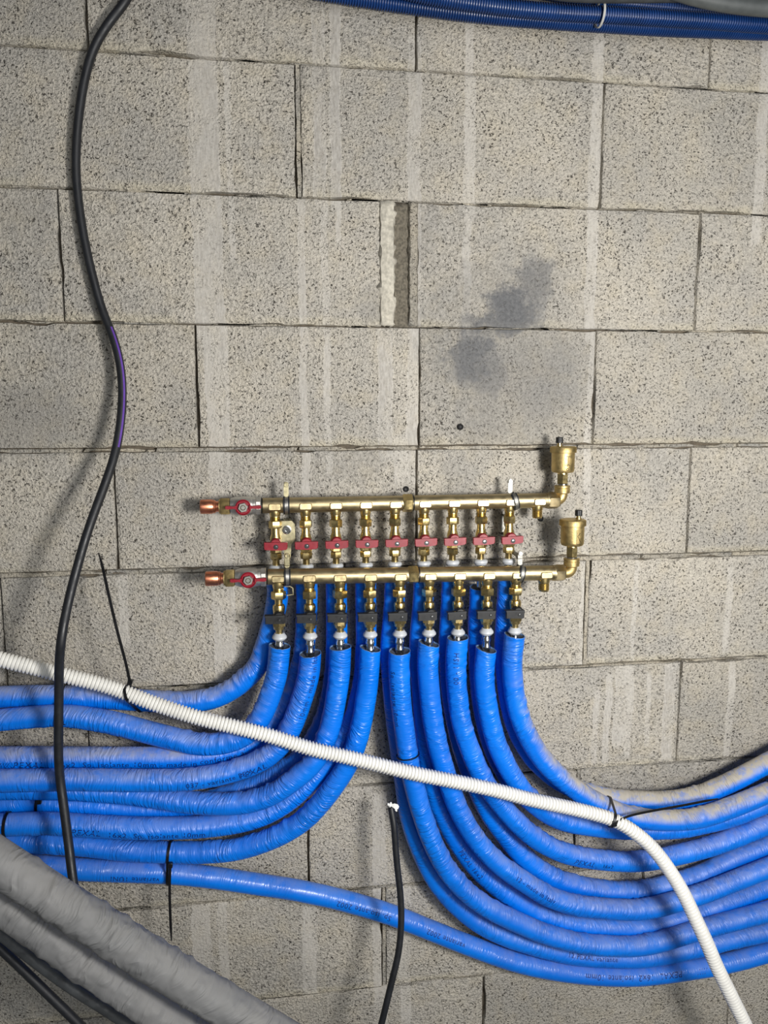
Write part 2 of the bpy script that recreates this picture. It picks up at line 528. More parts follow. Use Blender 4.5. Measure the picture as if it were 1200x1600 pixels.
H = .2
ROWS = {  # course -> x of the vertical joints
    -3: [-.49, .02, .53], -2: [-.28, .222, .723], -1: [-.46, .04, .545],
    0: [-.279, .222, .7235], 1: [-.472, .033, .5385], 2: [-.335, None, .7205], 3: [-.1365, .229, .5395],
    4: [-.2725, .2245, .726], 5: [-.457, .045, .5375], 6: [-.3345, .19, .7265], 7: [-.47, .03, .533], 8: [-.335, .166, .67],
    9: [-.15, .3575, .865], 10: [-.33, .17, .68], 11: [-.1, .41, .9],
}
HG = {1: .0018, 2: .0020, 3: .0018, 4: .0070, 5: .0080, 6: .0045, 7: .0030, 8: .0045, 9: .0024}   # bed joint below course k-1
VG = {(1, .033): .0085, (5, .5375): .0085, (7, .533): .0080, (8, .166): .0080, (3, .229): .0016}
mortar_strips = []
for row, js in ROWS.items():
    zt = -H * row - HG.get(row, .003) / 2
    zb = -H * (row + 1) + HG.get(row + 1, .003) / 2
    xs = []
    if row == 2:
        spans = [(-.842, -.335), (-.335, .166), (.223, .7205), (.7205, 1.226)]
    else:
        e = [js[0] - 1.012, js[0] - .506] + js + [js[-1] + .505, js[-1] + 1.01]
        spans = list(zip(e[:-1], e[1:]))
    for a, b in spans:
        if b < -.95 or a > 1.45: continue
        ga = VG.get((row, a), .0026) / 2; gb = VG.get((row, b), .0026) / 2
        m, cx, cz = block_mesh(a + ga, b - gb, zb, zt)
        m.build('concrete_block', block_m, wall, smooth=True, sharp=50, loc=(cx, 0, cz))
    for (r, x), g in VG.items():
        if r == row and g > .006: mortar_strips.append((x - g / 2 + .0012 + .0006, x + g / 2 - .0006, zb, zt, .0015))
for k in (4, 5, 6, 8):                      # wide bed joints struck nearly flush
    g = HG[k]
    x = -1.0
    while x < 1.5:
        w = .10 + rng.random() * .3
        mortar_strips.append((x, x + w - .0008, -H * k - g / 2 - .0002, -H * k + g / 2 - .0008, .0006 + rng.random() * .0016))
        x += w
for k in (1, 2, 3, 7, 9):                   # thin bed joints, filled here and there
    g = HG[k]
    x = -1.0
    while x < 1.5:
        w = .03 + rng.random() * .11
        mortar_strips.append((x, x + w, -H * k - g / 2 - .0003, -H * k + g / 2 + .0003, .0006 + rng.random() * .0022))
        x += w + .02 + rng.random() * .10
for x0, x1, z0, z1, y in mortar_strips:
    m, cx, cz = block_mesh(x0, x1, z0, z1) if (x1 - x0) > .025 else (None, (x0 + x1) / 2, (z0 + z1) / 2)
    if m is None:
        m = MB(); n = 14
        R = []
        for i in range(n + 1):
            z = (z0 - cz) + (z1 - z0) * i / n
            j = rng.normal(0, .0005, 2)
            R.append([(x0 - cx + j[0], .03, z), (x1 - cx + j[1], .03, z), (x1 - cx + j[1], 0, z), (x0 - cx + j[0], 0, z)])
        m.rings(R)
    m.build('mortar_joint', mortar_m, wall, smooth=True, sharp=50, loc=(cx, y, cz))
# the broken-out, repaired joint in the third course
def lumpy(x0, x1, z0, z1, amp, y, nx=5, nz=26, ragged=.003):
    m = MB()
    R = []
    cx, cz = (x0 + x1) / 2, (z0 + z1) / 2
    g = rng.normal(0, amp, (nz + 1, nx + 1))
    v = []; f = []
    for i in range(nz + 1):
        for j in range(nx + 1):
            edge = j in (0, nx)
            v.append((x0 - cx + (x1 - x0) * j / nx + (rng.normal(0, ragged) if edge else 0), (.010 if edge else 0) + g[i, j], z0 - cz + (z1 - z0) * i / nz))
    w = nx + 1
    for i in range(nz):
        for j in range(nx):
            f.append((i * w + j, i * w + j + 1, (i + 1) * w + j + 1, (i + 1) * w + j))
    m.add(v, f)
    o = m.build('x', chunk_m, wall, loc=(cx, y, cz))
    sol = o.modifiers.new('thickness', 'SOLIDIFY'); sol.thickness = .012; sol.offset = 0
    return o
o = lumpy(.163, .186, -.598, -.402, .0016, .001); o.name = 'mortar_joint'
o = lumpy(.184, .214, -.600, -.404, .0008, .008, ragged=.001); o.name = 'mortar_joint'; o.data.materials.clear(); o.data.materials.append(patch_m)
o = lumpy(.211, .2245, -.598, -.402, .0007, .0015, 3, ragged=.0012); o.name = 'mortar_joint'; o.data.materials.clear(); o.data.materials.append(mortar_m)
# black plugs in drilled holes
for px, py in ((719, 667), (634, 764), (844, 810)):
    q = P(px, py, 0)
    m = MB()
    m.lathe([(.0052, -.02), (.0052, .0028), (.0038, .0036), (.0018, .0024)], 16, FRONT)
    m.build('wall_plug', hole_dark, wall, loc=tuple(q))

# ------------------------------------------------------------------ the two manifolds
U0, U1 = P(409, 792, .05), P(862, 780.2, .05)
L0, L1 = P(417, 901.3, .081), P(877, 894.8, .081)
U0[2] = U1[2] = -.8885
S = .00104                                  # metres per photograph pixel at the manifolds
zl = lambda x: L0[2] + (L1[2] - L0[2]) * (x - L0[0]) / (L1[0] - L0[0])
UPORT = [(-.01527 + .04866 * i, -.05, U0[2]) for i in range(10)]
LPORT = [(-.01215 + .04868 * i, -.081, zl(-.01215 + .04868 * i)) for i in range(10)]
ALONG_X = RY(math.pi / 2)
BAR_R = 12 * S
ORD = ['first', 'second', 'third', 'fourth', 'fifth', 'sixth', 'seventh', 'eighth', 'ninth']

def manifold(which, a, ports, nut_x):
    up = which == 'upper'
    root = thing('brass_manifold', f'{which} brass manifold bar with ten outlets and a hex joint midway', 'manifold', tuple(a), 'pair of manifolds')
    L = ports[9][0] + .017 - a[0]
    slope = 0 if up else math.atan2(L1[2] - L0[2], L1[0] - L0[0])
    tilt = RY(-slope)
    m = MB()
    m.lathe([(BAR_R * .86, .0), (BAR_R * 1.0, .002), (BAR_R, nut_x - a[0] - .010), (BAR_R, L)], 32, tilt @ ALONG_X)
    m.build('bar', brass_dull, root)
    m = MB(); m.lathe([(BAR_R * 1.03, -.0022), (BAR_R * 1.03, .0006)], 28, tilt @ ALONG_X); m.build('gasket', black_plastic, root)
    m = MB(); m.nut(14.6 * S, nut_x - .0088 - a[0], nut_x + .0075 - a[0], tilt @ ALONG_X, math.radians(8), 6); m.build('hex_joint', brass, root)
    m = MB(); m.lathe([(BAR_R * 1.04, nut_x + .0078 - a[0]), (BAR_R * 1.04, nut_x + .0098 - a[0])], 28, tilt @ ALONG_X); m.build('gasket', black_plastic, root)
    e0, e1 = L, L + (.019 if up else .017)
    m = MB(); m.nut(14.2 * S, e0, e1, tilt @ ALONG_X, math.radians(10), 6); m.lathe([(BAR_R * 1.05, e0 - .003), (BAR_R * 1.05, e0 + .001)], 24, tilt @ ALONG_X)
    m.build('end_nut', brass_dull, root)
    for i, q in enumerate(ports):
        o = (q[0] - a[0], q[1] - a[1], q[2] - a[2])
        m = MB()
        m.prism(rounded(19.5 * S, 9.6 * S, 2.2 * S, 4, 0, -1.2 * S), -.004, -BAR_R - .0018, .0012, T(*o))
        m.build('raised_pad', brass_pad, root)
        k = S * (1.0 if up else 1.04)
        m = MB()
        if i < 9:
            pr = [(9.0, -4), (8.8, -9), (8.6, -14), (8.0, -16), (7.8, -17)]
            for t in range(5): pr += [(7.9, -17.4 - t * 1.4), (7.2, -18.1 - t * 1.4)]
        else:
            pr = [(9.2, -4), (9.0, -12), (8.6, -15)]
            for t in range(7): pr += [(8.4, -15.6 - t * 1.7), (7.7, -16.4 - t * 1.7)]
            pr += [(7.4, -28.4), (5.6, -28.4), (5.2, -22)]
        m.lathe([(r * k, z * k) for r, z in pr], 22, T(*o))
        m.build('outlet', brass, root)
    return root, L

man_u, LU = manifold('upper', U0, UPORT, P(637, 787, .05)[0])
man_l, LL = manifold('lower', L0, LPORT, P(645.5, 897, .081)[0])

# ------------------------------------------------------------------ end elbows and air vents
def air_vent(which, start, cx, zc, cap_dx, mark):
    """elbow off the end nut, ring, hex, and the vent body standing on it"""
    k = S * .985
    label = f'brass automatic air vent with black cap on the {which} manifold end elbow'
    root = thing('air_vent', label, 'air vent', (cx, start[1], zc), 'pair of air vents')
    dx = start[0] - cx
    m = MB()
    arc = [(dx, 0, 0), (dx * .55, 0, 0)]
    for a in np.linspace(0, math.pi / 2, 7): arc.append((-8.5 * k + 8.5 * k * math.sin(a), 0, 8.5 * k - 8.5 * k * math.cos(a) + 0))
    arc.append((0, 0, 14 * k))
    R = []
    q = np.array(arc)
    t = np.gradient(q, axis=0); t /= np.linalg.norm(t, axis=1)[:, None]
    for c, tt in zip(q, t):
        s1 = np.array([0, -1.0, 0]); s2 = np.cross(tt, s1)
        R.append([tuple(c + 9.0 * k * (math.cos(g) * s1 + math.sin(g) * s2)) for g in np.linspace(0, 2 * math.pi, 20, endpoint=False)])
    m.rings(R)
    m.build('elbow', brass_cast, root)
    h = 9.5
    m = MB(); m.lathe([(9 * k, h * k), (12.6 * k, (h + 2) * k), (12.8 * k, (h + 9) * k), (12.2 * k, (h + 9.6) * k), (12.2 * k, (h + 10.4) * k), (13 * k, (h + 11) * k), (13 * k, (h + 13.6) * k), (10 * k, (h + 14.6) * k)], 28)
    m.build('collar', brass_cast, root)
    m = MB(); m.lathe([(9.4 * k, (h + 14.4) * k), (9.8 * k, (h + 15) * k), (9.8 * k, (h + 16.6) * k), (8 * k, (h + 17) * k)], 24); m.build('gasket_ring', steel, root)
    m = MB(); m.nut(9.4 * k, (h + 17) * k, (h + 33) * k, None, .2, 6, .6 * k); m.lathe([(8.4 * k, (h + 32) * k), (8.2 * k, (h + 36) * k)], 20); m.build('hex_neck', brass, root)
    b0 = h + 35
    m = MB(); m.lathe([(13 * k, b0 * k), (16.5 * k, (b0 + .8) * k), (18.2 * k, (b0 + 3) * k), (18.6 * k, (b0 + 6) * k), (18.8 * k, (b0 + 33) * k)], 40)
    body = m.build('vent_body', brass_cast, root)
    m = MB()                                                # knurled lid
    seg = 96
    rr = lambda base, a: base + (.55 if a % 2 else 0)
    R = []
    for z, r, kn in ((b0 + 32.5, 19.0, 0), (b0 + 33.2, 20.8, 1), (b0 + 41.6, 20.8, 1), (b0 + 42.6, 20.2, 0), (b0 + 43.2, 18.6, 0), (b0 + 43.6, 8, 0)):
        R.append([((rr(r, a) if kn else r) * k * math.cos(2 * math.pi * a / seg), (rr(r, a) if kn else r) * k * math.sin(2 * math.pi * a / seg), z * k) for a in range(seg)])
    m.rings(R); m.build('lid', brass_cast, root, sharp=50)
    m = MB(); m.lathe([(4.6 * k, (b0 + 43) * k), (4.6 * k, (b0 + 45.5) * k), (3.4 * k, (b0 + 46) * k), (3.4 * k, (b0 + 50) * k)], 16, T(cap_dx * k, 0, 0)); m.build('valve_stem', brass, root)
    m = MB()
    seg = 40
    R = []
    for z, r in ((b0 + 48.5, 5.2), (b0 + 49.2, 5.7), (b0 + 57.4, 5.5), (b0 + 58.2, 4.9)):
        R.append([((r + (.25 if a % 2 else 0)) * k * math.cos(2 * math.pi * a / seg), (r + (.25 if a % 2 else 0)) * k * math.sin(2 * math.pi * a / seg), z * k) for a in range(seg)])
    m.rings(R, m=T(cap_dx * k, 0, 0)); m.build('cap', black_plastic, root)
    # engraved emblem: thin strokes following the body
    m = MB()
    for strokes in mark:
        for (x0, z0), (x1, z1) in zip(strokes[:-1], strokes[1:]):
            R = []
            dxn, dzn = x1 - x0, z1 - z0
            ln = math.hypot(dxn, dzn) or 1
            nx_, nz_ = -dzn / ln * .45, dxn / ln * .45
            for f in np.linspace(0, 1, 4):
                x, z = x0 + dxn * f, z0 + dzn * f
                ring = []
                for sx, out in ((1, .12), (1, -.3), (-1, -.3), (-1, .12)):
                    a = (x + nx_ * sx) / 18.8
                    r = 18.8 + out
                    ring.append((r * math.sin(a) * k, -r * math.cos(a) * k, (b0 + 18 + z + nz_ * sx) * k))
                R.append(ring)
            m.rings(R)
    m.build('engraved_mark', ink_dark, body)
    return root

MARK_A = [[(-2, 9), (5, 9)], [(1.5, 9), (1.5, -4), (0, -7)], [(-3, -5), (2, -4), (5, -5.5)], [(9, -3), (10, -3)], [(1, -9.5), (3, -12), (1, -14), (-1, -12), (1, -9.5)]]
MARK_B = [[(0, 10), (0, -13), (7, -13)], [(6, 5), (1.4, 0), (7.5, -11)], [(4, -6), (7, -9)]]
eu = U0 + np.array([LU + .019, 0, 0])
el = np.array([L0[0] + LL + .017, L0[1], zl(L0[0] + LL + .017)])
qu = P(878, 781, .05); ql = P(892.5, 896, .081)
air_vent('upper', eu, qu[0], U0[2] + .001, -7, MARK_A)
air_vent('lower', el, ql[0], el[2], 9.5, MARK_B)

# ------------------------------------------------------------------ valves on the outlets
def lever_screw(root, hd, x, y, z, r):
    m = MB(); m.lathe([(r, 0), (r, .0006), (r * .72, .0006), (r * .66, -.0012)], 16, T(x, y, z) @ FRONT); m.build('screw_recess', black_plastic, hd)
    m = MB(); m.lathe([(r * .62, 0), (r * .55, .0007), (r * .2, .0008)], 12, T(x, y, z) @ FRONT); m.build('screw', steel, hd)

def red_valve(i):
    k = S
    root = thing('ball_valve', f'red-levered brass ball valve on upper manifold, {ORD[i]} counting from the copper inlet', 'valve', UPORT[i], 'red-levered valves of the upper manifold')
    ph = (.15, .35, .8, .62, .45, .2, .95, .5, .3)[i]
    m = MB(); m.nut(10.2 * k, -23.8 * k, -35.4 * k, None, ph); m.build('union_nut', brass, root)
    m = MB(); m.lathe([(6.6 * k, -35.4 * k), (6.6 * k, -44.5 * k), (8 * k, -48 * k), (8.8 * k, -52 * k), (9.2 * k, -60 * k), (8.8 * k, -67 * k), (7.4 * k, -69 * k)], 22); m.build('valve_body', brass, root)
    m = MB(); m.nut(9.6 * k, -68.5 * k, -73.5 * k, None, ph + .3, 6); m.nut(9.2 * k, -74.2 * k, -84.5 * k, None, ph + .6, 6); m.lathe([(6.0 * k, -84 * k), (5.4 * k, -86 * k), (5.4 * k, -96 * k)], 18); m.build('compression_nut', brass, root)
    m = MB(); m.lathe([(8.5 * k, -93.5 * k), (11 * k, -95.5 * k), (11.6 * k, -98.5 * k), (9 * k, -103 * k), (7 * k, -103.5 * k)], 24); m.build('white_collar', white_collar_m, root)
    m = MB(); m.lathe([(6.2 * k, -103 * k), (6.4 * k, (-150 if i == 7 else -124) * k)], 18); m.build('steel_sleeve', steel, root)
    ang = (0.03, .0, -.02, .01, -.015, -.035, -.04, -.03, -.045)[i] * .8
    m = MB()
    m.lathe([(9.2 * k, 6 * k), (9.0 * k, 13 * k), (7.5 * k, 16 * k)], 22, T(0, 0, -58.5 * k) @ FRONT)
    hub = m.build('handle_hub', red_paint, root)
    M = T(0, 0, -61.5 * k) @ RY(ang)
    m = MB()
    m.prism([(-17.5 * k, -3.6 * k), (-16.2 * k, -5.0 * k), (-6 * k, -5.8 * k), (6 * k, -5.8 * k), (15.6 * k, -4.8 * k), (17.6 * k, -3.0 * k), (18 * k, 3.2 * k), (16.2 * k, 4.9 * k), (-16 * k, 4.9 * k), (-17.8 * k, 3.4 * k)], -13 * k, -20 * k, .8 * k, M)
    m.prism(rounded(36.0 * k, 2.6 * k, 1.2 * k, 3, .2 * k, 5.2 * k), -11 * k, -20.4 * k, .5 * k, M)
    hd = m.build('handle', red_paint, root)
    q = M @ Vector((.6 * k, -20.2 * k, -.2 * k))
    lever_screw(root, hd, q.x, q.y, q.z, 3.7 * k)

def black_valve(i):
    k = S * 1.0
    root = thing('ball_valve', f'black-levered brass ball valve on lower manifold, {ORD[i]} counting from the copper inlet', 'valve', LPORT[i], 'black-levered valves of the lower manifold')
    ph = (.1, .5, .75, .3, .2, .85, .6, .35, .1)[i]
    m = MB(); m.nut(11.4 * k, -22.6 * k, -34.4 * k, None, ph); m.build('union_nut', brass, root)
    m = MB(); m.lathe([(5.9 * k, -34.4 * k), (5.9 * k, -42 * k), (8.6 * k, -44 * k), (9.5 * k, -48 * k), (9.0 * k, -54 * k), (8.2 * k, -58 * k), (8.6 * k, -68 * k), (7.8 * k, -70 * k)], 22); m.build('valve_body', brass, root)
    m = MB(); m.nut(10.6 * k, -69.5 * k, -77.5 * k, None, ph + .4, 6); m.lathe([(9.2 * k, -77 * k), (8.6 * k, -81.5 * k), (5.8 * k, -82 * k), (5.6 * k, -91 * k)], 22); m.build('compression_nut', brass, root)
    m = MB(); m.lathe([(7.5 * k, -88 * k), (8.6 * k, -90 * k), (11 * k, -93.0 * k), (11.4 * k, -95.5 * k), (8.6 * k, -98.8 * k), (6.8 * k, -99.2 * k)], 24); m.build('white_collar', white_collar_m, root)
    pr = [(6.4, -98.5), (6.4, -104), (7.2, -105.5), (7.2, -109), (6.2, -110), (6.2, -116), (7.0, -117.5), (7.0, -121), (6.4, -122), (6.4, -136)]
    m = MB(); m.lathe([(r * k, z * k) for r, z in pr], 22); m.build('steel_sleeve', steel, root)
    ang = (.0, .02, .03, .01, .0, -.02, -.03, .02, .015)[i]
    m = MB(); m.lathe([(8.2 * k, 6 * k), (8.0 * k, 15 * k), (6 * k, 17 * k)], 20, T(0, 0, -58.5 * k) @ FRONT); m.build('handle_hub', black_plastic, root)
    M = T(0, 0, -62.6 * k) @ RY(ang)
    m = MB()
    m.prism([(-20.5 * k, -5.6 * k), (7 * k, -6.4 * k), (9 * k, -5 * k), (9.2 * k, 6 * k), (-20.5 * k, 5.6 * k)], -13 * k, -19.5 * k, .7 * k, M)
    hd = m.build('handle', black_plastic, root)
    m = MB(); m.prism(rounded(30.5 * k, 2.4 * k, .8 * k, 3, -6.2 * k, 6.2 * k), -11 * k, -21 * k, .4 * k, M); m.build('lever_rib', black_rubber, hd)  # ledge in a paler black, painting in the light its top catches
    q = M @ Vector((1.0 * k, -19.7 * k, 0))
    lever_screw(root, hd, q.x, q.y, q.z, 2.6 * k)

for i in range(9):
    red_valve(i)
    black_valve(i)

# ------------------------------------------------------------------ inlet valves with copper stubs
def inlet_valve(which, end, c_px, d, x_cu0):
    k = S
    hub = P(c_px[0], c_px[1], d + .02)
    cx = hub[0]
    root = thing('inlet_valve', f'nickel inlet ball valve with red butterfly handle feeding the {which} manifold', 'valve', (cx, end[1], end[2]), 'pair of inlet valves')
    r = end[0] - .001 - cx
    m = MB()
    A = ALONG_X
    m.nut(14.8 * k, r - 8 * k, r, A, .26, 8)
    m.lathe([(13.2 * k, r - 14 * k), (13.2 * k, r - 8 * k)], 24, A)
    m.lathe([(12 * k, -20 * k), (14.4 * k, -12 * k), (15 * k, 0), (14.2 * k, 10 * k), (13.2 * k, r - 13 * k)], 24, A)
    m.lathe([(8 * k, 6 * k), (7.4 * k, 17 * k)], 20, FRONT)
    m.build('valve_body', nickel, root)
    m = MB(); m.nut(14.2 * k, -35 * k, -21 * k, A, .4, 6); m.lathe([(11 * k, -37 * k), (11 * k, -34 * k)], 20, A); m.build('union_nut', brass_cast, root)
    y = -19 * k
    m = MB(); m.lathe([(11.8 * k, 0), (12 * k, 2.4 * k), (10.6 * k, 3.4 * k), (10 * k, 2.2 * k), (8 * k, 2.2 * k)], 28, T(0, y + 2 * k, 0) @ FRONT)
    for s in (-1, 1):
        o = [(s * 9 * k, -3.4 * k), (s * 14 * k, -1.6 * k), (s * 23 * k, -2.6 * k), (s * 26.5 * k, -1.6 * k), (s * 26.5 * k, 2.4 * k), (s * 24 * k, 3.0 * k), (s * 14 * k, 2.0 * k), (s * 9 * k, 3.6 * k)]
        m.prism(o if s > 0 else o[::-1], y + 2 * k, y - 3.5 * k, .5 * k)
    hd = m.build('handle', red_paint, root)
    m = MB(); m.nut(7.6 * k, 2.0 * k, 6.4 * k, T(0, y + 2 * k, 0) @ FRONT, .2, 6, .5 * k); m.build('nut', zinc_white, hd)
    m = MB(); m.lathe([(4.0 * k, 5 * k), (4.0 * k, 6.9 * k), (3.2 * k, 6.9 * k), (2.8 * k, 6.0 * k)], 16, T(0, y + 2 * k, 0) @ FRONT); m.build('bolt', ink_dark, hd)
    c = thing('copper_stub', f'capped copper pipe stub entering the {which} inlet valve', 'pipe stub', (cx, end[1], end[2]), 'pair of copper stubs')
    x0 = x_cu0 - cx
    m = MB(); m.lathe([(10.2 * k, x0), (11.0 * k, x0 + .8 * k), (11.1 * k, x0 + 17 * k), (10.2 * k, x0 + 18.5 * k), (10.0 * k, x0 + 19.2 * k), (10.6 * k, x0 + 20.2 * k), (9.6 * k, x0 + 22 * k), (8.1 * k, x0 + 23.5 * k), (8.1 * k, -35.2 * k)], 26, A)
    m.build('pipe', copper, c)

inlet_valve('upper', U0, (380, 796.5), .05, P(313.5, 797, .05)[0])
inlet_valve('lower', L0, (388, 911.5), .081, P(321.5, 910, .081)[0])

# ------------------------------------------------------------------ brackets holding the bars
def ribbon(path, wvec, w, th, closed=False):
    """flat band along path, w wide along wvec (vector or list), th thick; returns MB"""
    q = np.asarray(path, float)
    n = len(q)
    if closed:
        t = np.roll(q, -1, 0) - np.roll(q, 1, 0)
    else:
        t = np.gradient(q, axis=0)
    t /= np.linalg.norm(t, axis=1)[:, None]
    wv = np.broadcast_to(np.asarray(wvec, float), (n, 3))
    wv = wv - t * np.sum(wv * t, 1)[:, None]
    wv = wv / np.linalg.norm(wv, axis=1)[:, None]
    nn = np.cross(t, wv)
    ws = np.broadcast_to(np.asarray(w, float), (n,))
    R = []
    for i in range(n):
        a, b = wv[i] * ws[i] / 2, nn[i] * th / 2
        R.append([tuple(q[i] + a + b), tuple(q[i] - a + b), tuple(q[i] - a - b), tuple(q[i] + a - b)])
    m = MB()
    m.rings(R, closed=closed)
    return m

def screw(root, x, y, z, r, mat=zinc, name='screw'):
    m = MB(); m.lathe([(r, 0), (r, r * .35), (r * .85, r * .6), (r * .5, r * .6), (r * .42, r * .25)], 18, T(x, y, z) @ FRONT)
    return m.build(name, mat, root)

def band(root, x, yb, zb, mat, liner, w, lean=0.0, r0=14.0 * S):
    pts = []
    for a in np.linspace(math.radians(-245), math.radians(65), 26):
        dy, dz = -math.cos(a) * r0, math.sin(a) * r0
        pts.append((x - lean * dz * .6, yb + dy, zb + dz))
    m = ribbon(pts, (1, 0, lean), w * .55, .0018); o = m.build('clamp_band', mat, root, sharp=40)
    pts2 = [(px, yb + (py - yb) * .95, zb + (pz - zb) * .95) for px, py, pz in pts]
    m = ribbon(pts2, (1, 0, lean), w * 1.12, .0022); m.build('rubber_liner', liner, root, sharp=40)

def bracket(where, xu, xl, mat, yellow, tilt):
    root = thing('wall_bracket', f'{where}', 'bracket', (xu, 0, U0[2]), 'pair of manifold brackets')
    o = lambda x, y, z: (x - xu, y, z - U0[2])
    zu = U0[2]; zL = zl(xl)
    band(root, 0, -.05, 0, dark_steel if yellow else mat, black_rubber, 8.6 * S, tilt)
    band(root, xl - xu, -.081, zL - zu, dark_steel if yellow else mat, black_rubber, 8.6 * S, -tilt)
    # ears above each band, with screws
    for (x, y, z) in ((0 if not tilt else -.006, -.05, 0), (xl - xu - (0 if not tilt else -.001), -.081, zL - zu)):
        m = MB(); m.prism(rounded(7.6 * S, 24 * S, 3.7 * S, 5, x, z + 24 * S), y + .0045, y + .0025, .0004); m.build('ear', mat, root)
        screw(root, x, y + .0025, z + 31.5 * S, 3.6 * S, zinc if yellow else dark_steel)
    # stand-off plate on the wall carrying both
    xs = (xl - xu) * .4
    m = MB()
    if yellow:
        o1 = [(-7 * S, -26 * S), (13 * S, -26 * S), (18 * S, -32 * S), (18 * S, -56 * S), (12 * S, -64 * S), (10 * S, -86 * S), (1 * S, -86 * S), (-1 * S, -62 * S), (-9 * S, -56 * S), (-10 * S, -32 * S)]
        o1 = [(x - 5 * S, z) for x, z in o1]
    else:
        o1 = rounded(9.5 * S, 40 * S, 4 * S, 5, -3 * S, -36 * S)
    m.prism(o1, -.032, -.036, .0006); plate = m.build('plate', mat, root)
    m = MB(); m.box(-5 * S, 5 * S, -.034, -.001, -60 * S, -57 * S); m.box(-5 * S, 5 * S, -.034, -.001, -30 * S, -27 * S); m.box(-6 * S, 6 * S, -.0030, -.0005, -60 * S, -27 * S); m.build('stand_off', mat, root)
    sx, sz = (0, -40.5 * S) if yellow else (-5 * S, -39 * S)
    m = MB(); m.lathe([(7 * S, 0), (7 * S, 1.2 * S), (5 * S, 1.4 * S), (5.4 * S, 3.4 * S), (4.4 * S, 4.6 * S), (2.4 * S, 4.6 * S), (2.2 * S, 2.6 * S)], 20, T(sx, -.036, sz) @ FRONT); m.build('bolt', steel, root)
    # lower arm reaching out to the lower band
    m = ribbon([(xs, -.034, -80 * S), (xs, -.046, -84 * S), (xl - xu, -.070, -86 * S), (xl - xu, -.0785, -90 * S)], (1, 0, 0), 9 * S, .0018); m.build('arm', mat, root)
    if yellow:
        q = zL - zu
        pts = [(xl - xu - 4 * S, -.072, q - 17 * S), (xl - xu + 4 * S, -.072, q - 17 * S), (xl - xu + 8 * S, -.072, q - 20 * S), (xl - xu + 8.5 * S, -.072, q - 30 * S), (xl - xu - 1 * S, -.072, q - 31 * S)]
        m = ribbon(pts, (0, 1, 0), 4 * S, .0018); m.build('hook', mat, root)

bracket('yellow zinc bracket clamping both manifolds next to the first pair of valves', P(447.5, 790, .06)[0], P(449, 900, .09)[0], zinc, True, 0.0)
bracket('white zinc bracket clamping both manifolds just before the air vents', P(806, 783, .06)[0], P(815, 894, .09)[0], zinc_white, False, .38)

# ------------------------------------------------------------------ blue insulated pipes
PIPES = {}
R_PIPE = .0176

def dpath(pts, ds):
    """pixel track + (index, depth) keys -> 3D points"""
    idx = [k for k, _ in ds]; val = [v for _, v in ds]
    return [P(x, y, float(np.interp(i, idx, val))) for i, (x, y) in enumerate(pts)]

def run_on(pts, head=0.0, tail=0.45):
    """let a pipe or cable carry on straight past its last traced points"""
    p = [np.asarray(x, float) for x in pts]
    if tail:
        d = p[-1] - p[-2]; d /= np.linalg.norm(d); p += [p[-1] + d * tail / 2, p[-1] + d * tail]
    if head:
        d = p[0] - p[1]; d /= np.linalg.norm(d); p = [p[0] + d * head, p[0] + d * head / 2] + p
    return p

def wrinkles(q, seg, amp):
    """folds of the film: strong on the inside of bends, faint elsewhere"""
    k = len(q); L = (k - 1) * .003
    t, n, b = frames(q)
    kv = np.gradient(t, axis=0) / .003                       # curvature vector, points to the inside
    ker = np.ones(15) / 15
    kv = np.stack([np.convolve(kv[:, i], ker, 'same') for i in range(3)], 1)
    ang = np.arange(seg) * 2 * np.pi / seg + np.pi
    out = np.cos(ang)[None, :, None] * n[:, None, :] + np.sin(ang)[None, :, None] * b[:, None, :]
    inner = np.clip((out * kv[:, None, :]).sum(-1) * .16 + .10 * np.linalg.norm(kv, axis=1)[:, None] * .5, 0, 1)
    a = noise2(max(4, int(L / .0062)), 6, k, seg)
    a2 = noise2(max(4, int(L / .011)), 5, k, seg)
    where = np.clip(noise2(max(3, int(L / .06)), 3, k, seg) * 1.8 - .5, 0, 1)
    c = noise2(max(3, int(L / .12)), 2, k, seg)
    fold = np.clip(a - .5, 0, 1) * 2.6 + np.clip(a2 - .6, 0, 1) * 2.0
    return amp * (fold * (.28 * where + 1.5 * inner) - .2 + .8 * (c - .5))

def blue_pipe(key, name, label, pts3, dust=.3, mat=None, amp=.0012, end=True, text=(), group='blue insulated pipes', r=R_PIPE, cat='pipe'):
    q = smooth_path(pts3)
    base = q[0].copy()
    root = thing(name, label, cat, tuple(base), group)
    k = len(q); seg = 28
    disp = wrinkles(q, seg, amp)
    if end:                                     # cut top edge, slanting a little and curled
        disp[:2] *= .3
    me = tube_mesh('insulation', q - base, r, seg, disp, cap=not end)
    ins = link('insulation', me, root)
    me.materials.append(mat or blue_film)
    ins['dust'] = dust
    if end:
        t, n, b = frames(q)
        co = np.empty(len(me.vertices) * 3); me.vertices.foreach_get('co', co); co = co.reshape(-1, 3)
        ang = np.arange(seg) * 2 * np.pi / seg + np.pi
        slope = rng.uniform(-.003, .003); back = rng.uniform(.001, .004); jag = rng.normal(0, .0003, seg)
        lift = slope * np.sin(ang) - back * np.cos(ang) * .5 + jag
        co[:seg] += -t[0][None, :] * lift[:, None]
        me.vertices.foreach_set('co', co.ravel())
        top = co[:seg]
        cen = top.mean(0)
        def rg(f, drop):
            return [tuple(cen + (p - cen) * f + t[0] * drop) for p in top]
        m = MB(); m.rings([rg(1.0, 0), rg(1.0, -.0004), rg(.94, -.0004), rg(.92, .003)], cap0=False, cap1=False); m.build('cut_edge', foam_edge, root)
        m = MB(); m.rings([rg(.93, .0015), rg(.40, .004), rg(.38, .02)], cap0=False, cap1=True); m.build('foam_core', foam, root)
    PIPES[key] = (q, r)
    for tx in text: lettering(key, root, base, disp, *tx)
    return root

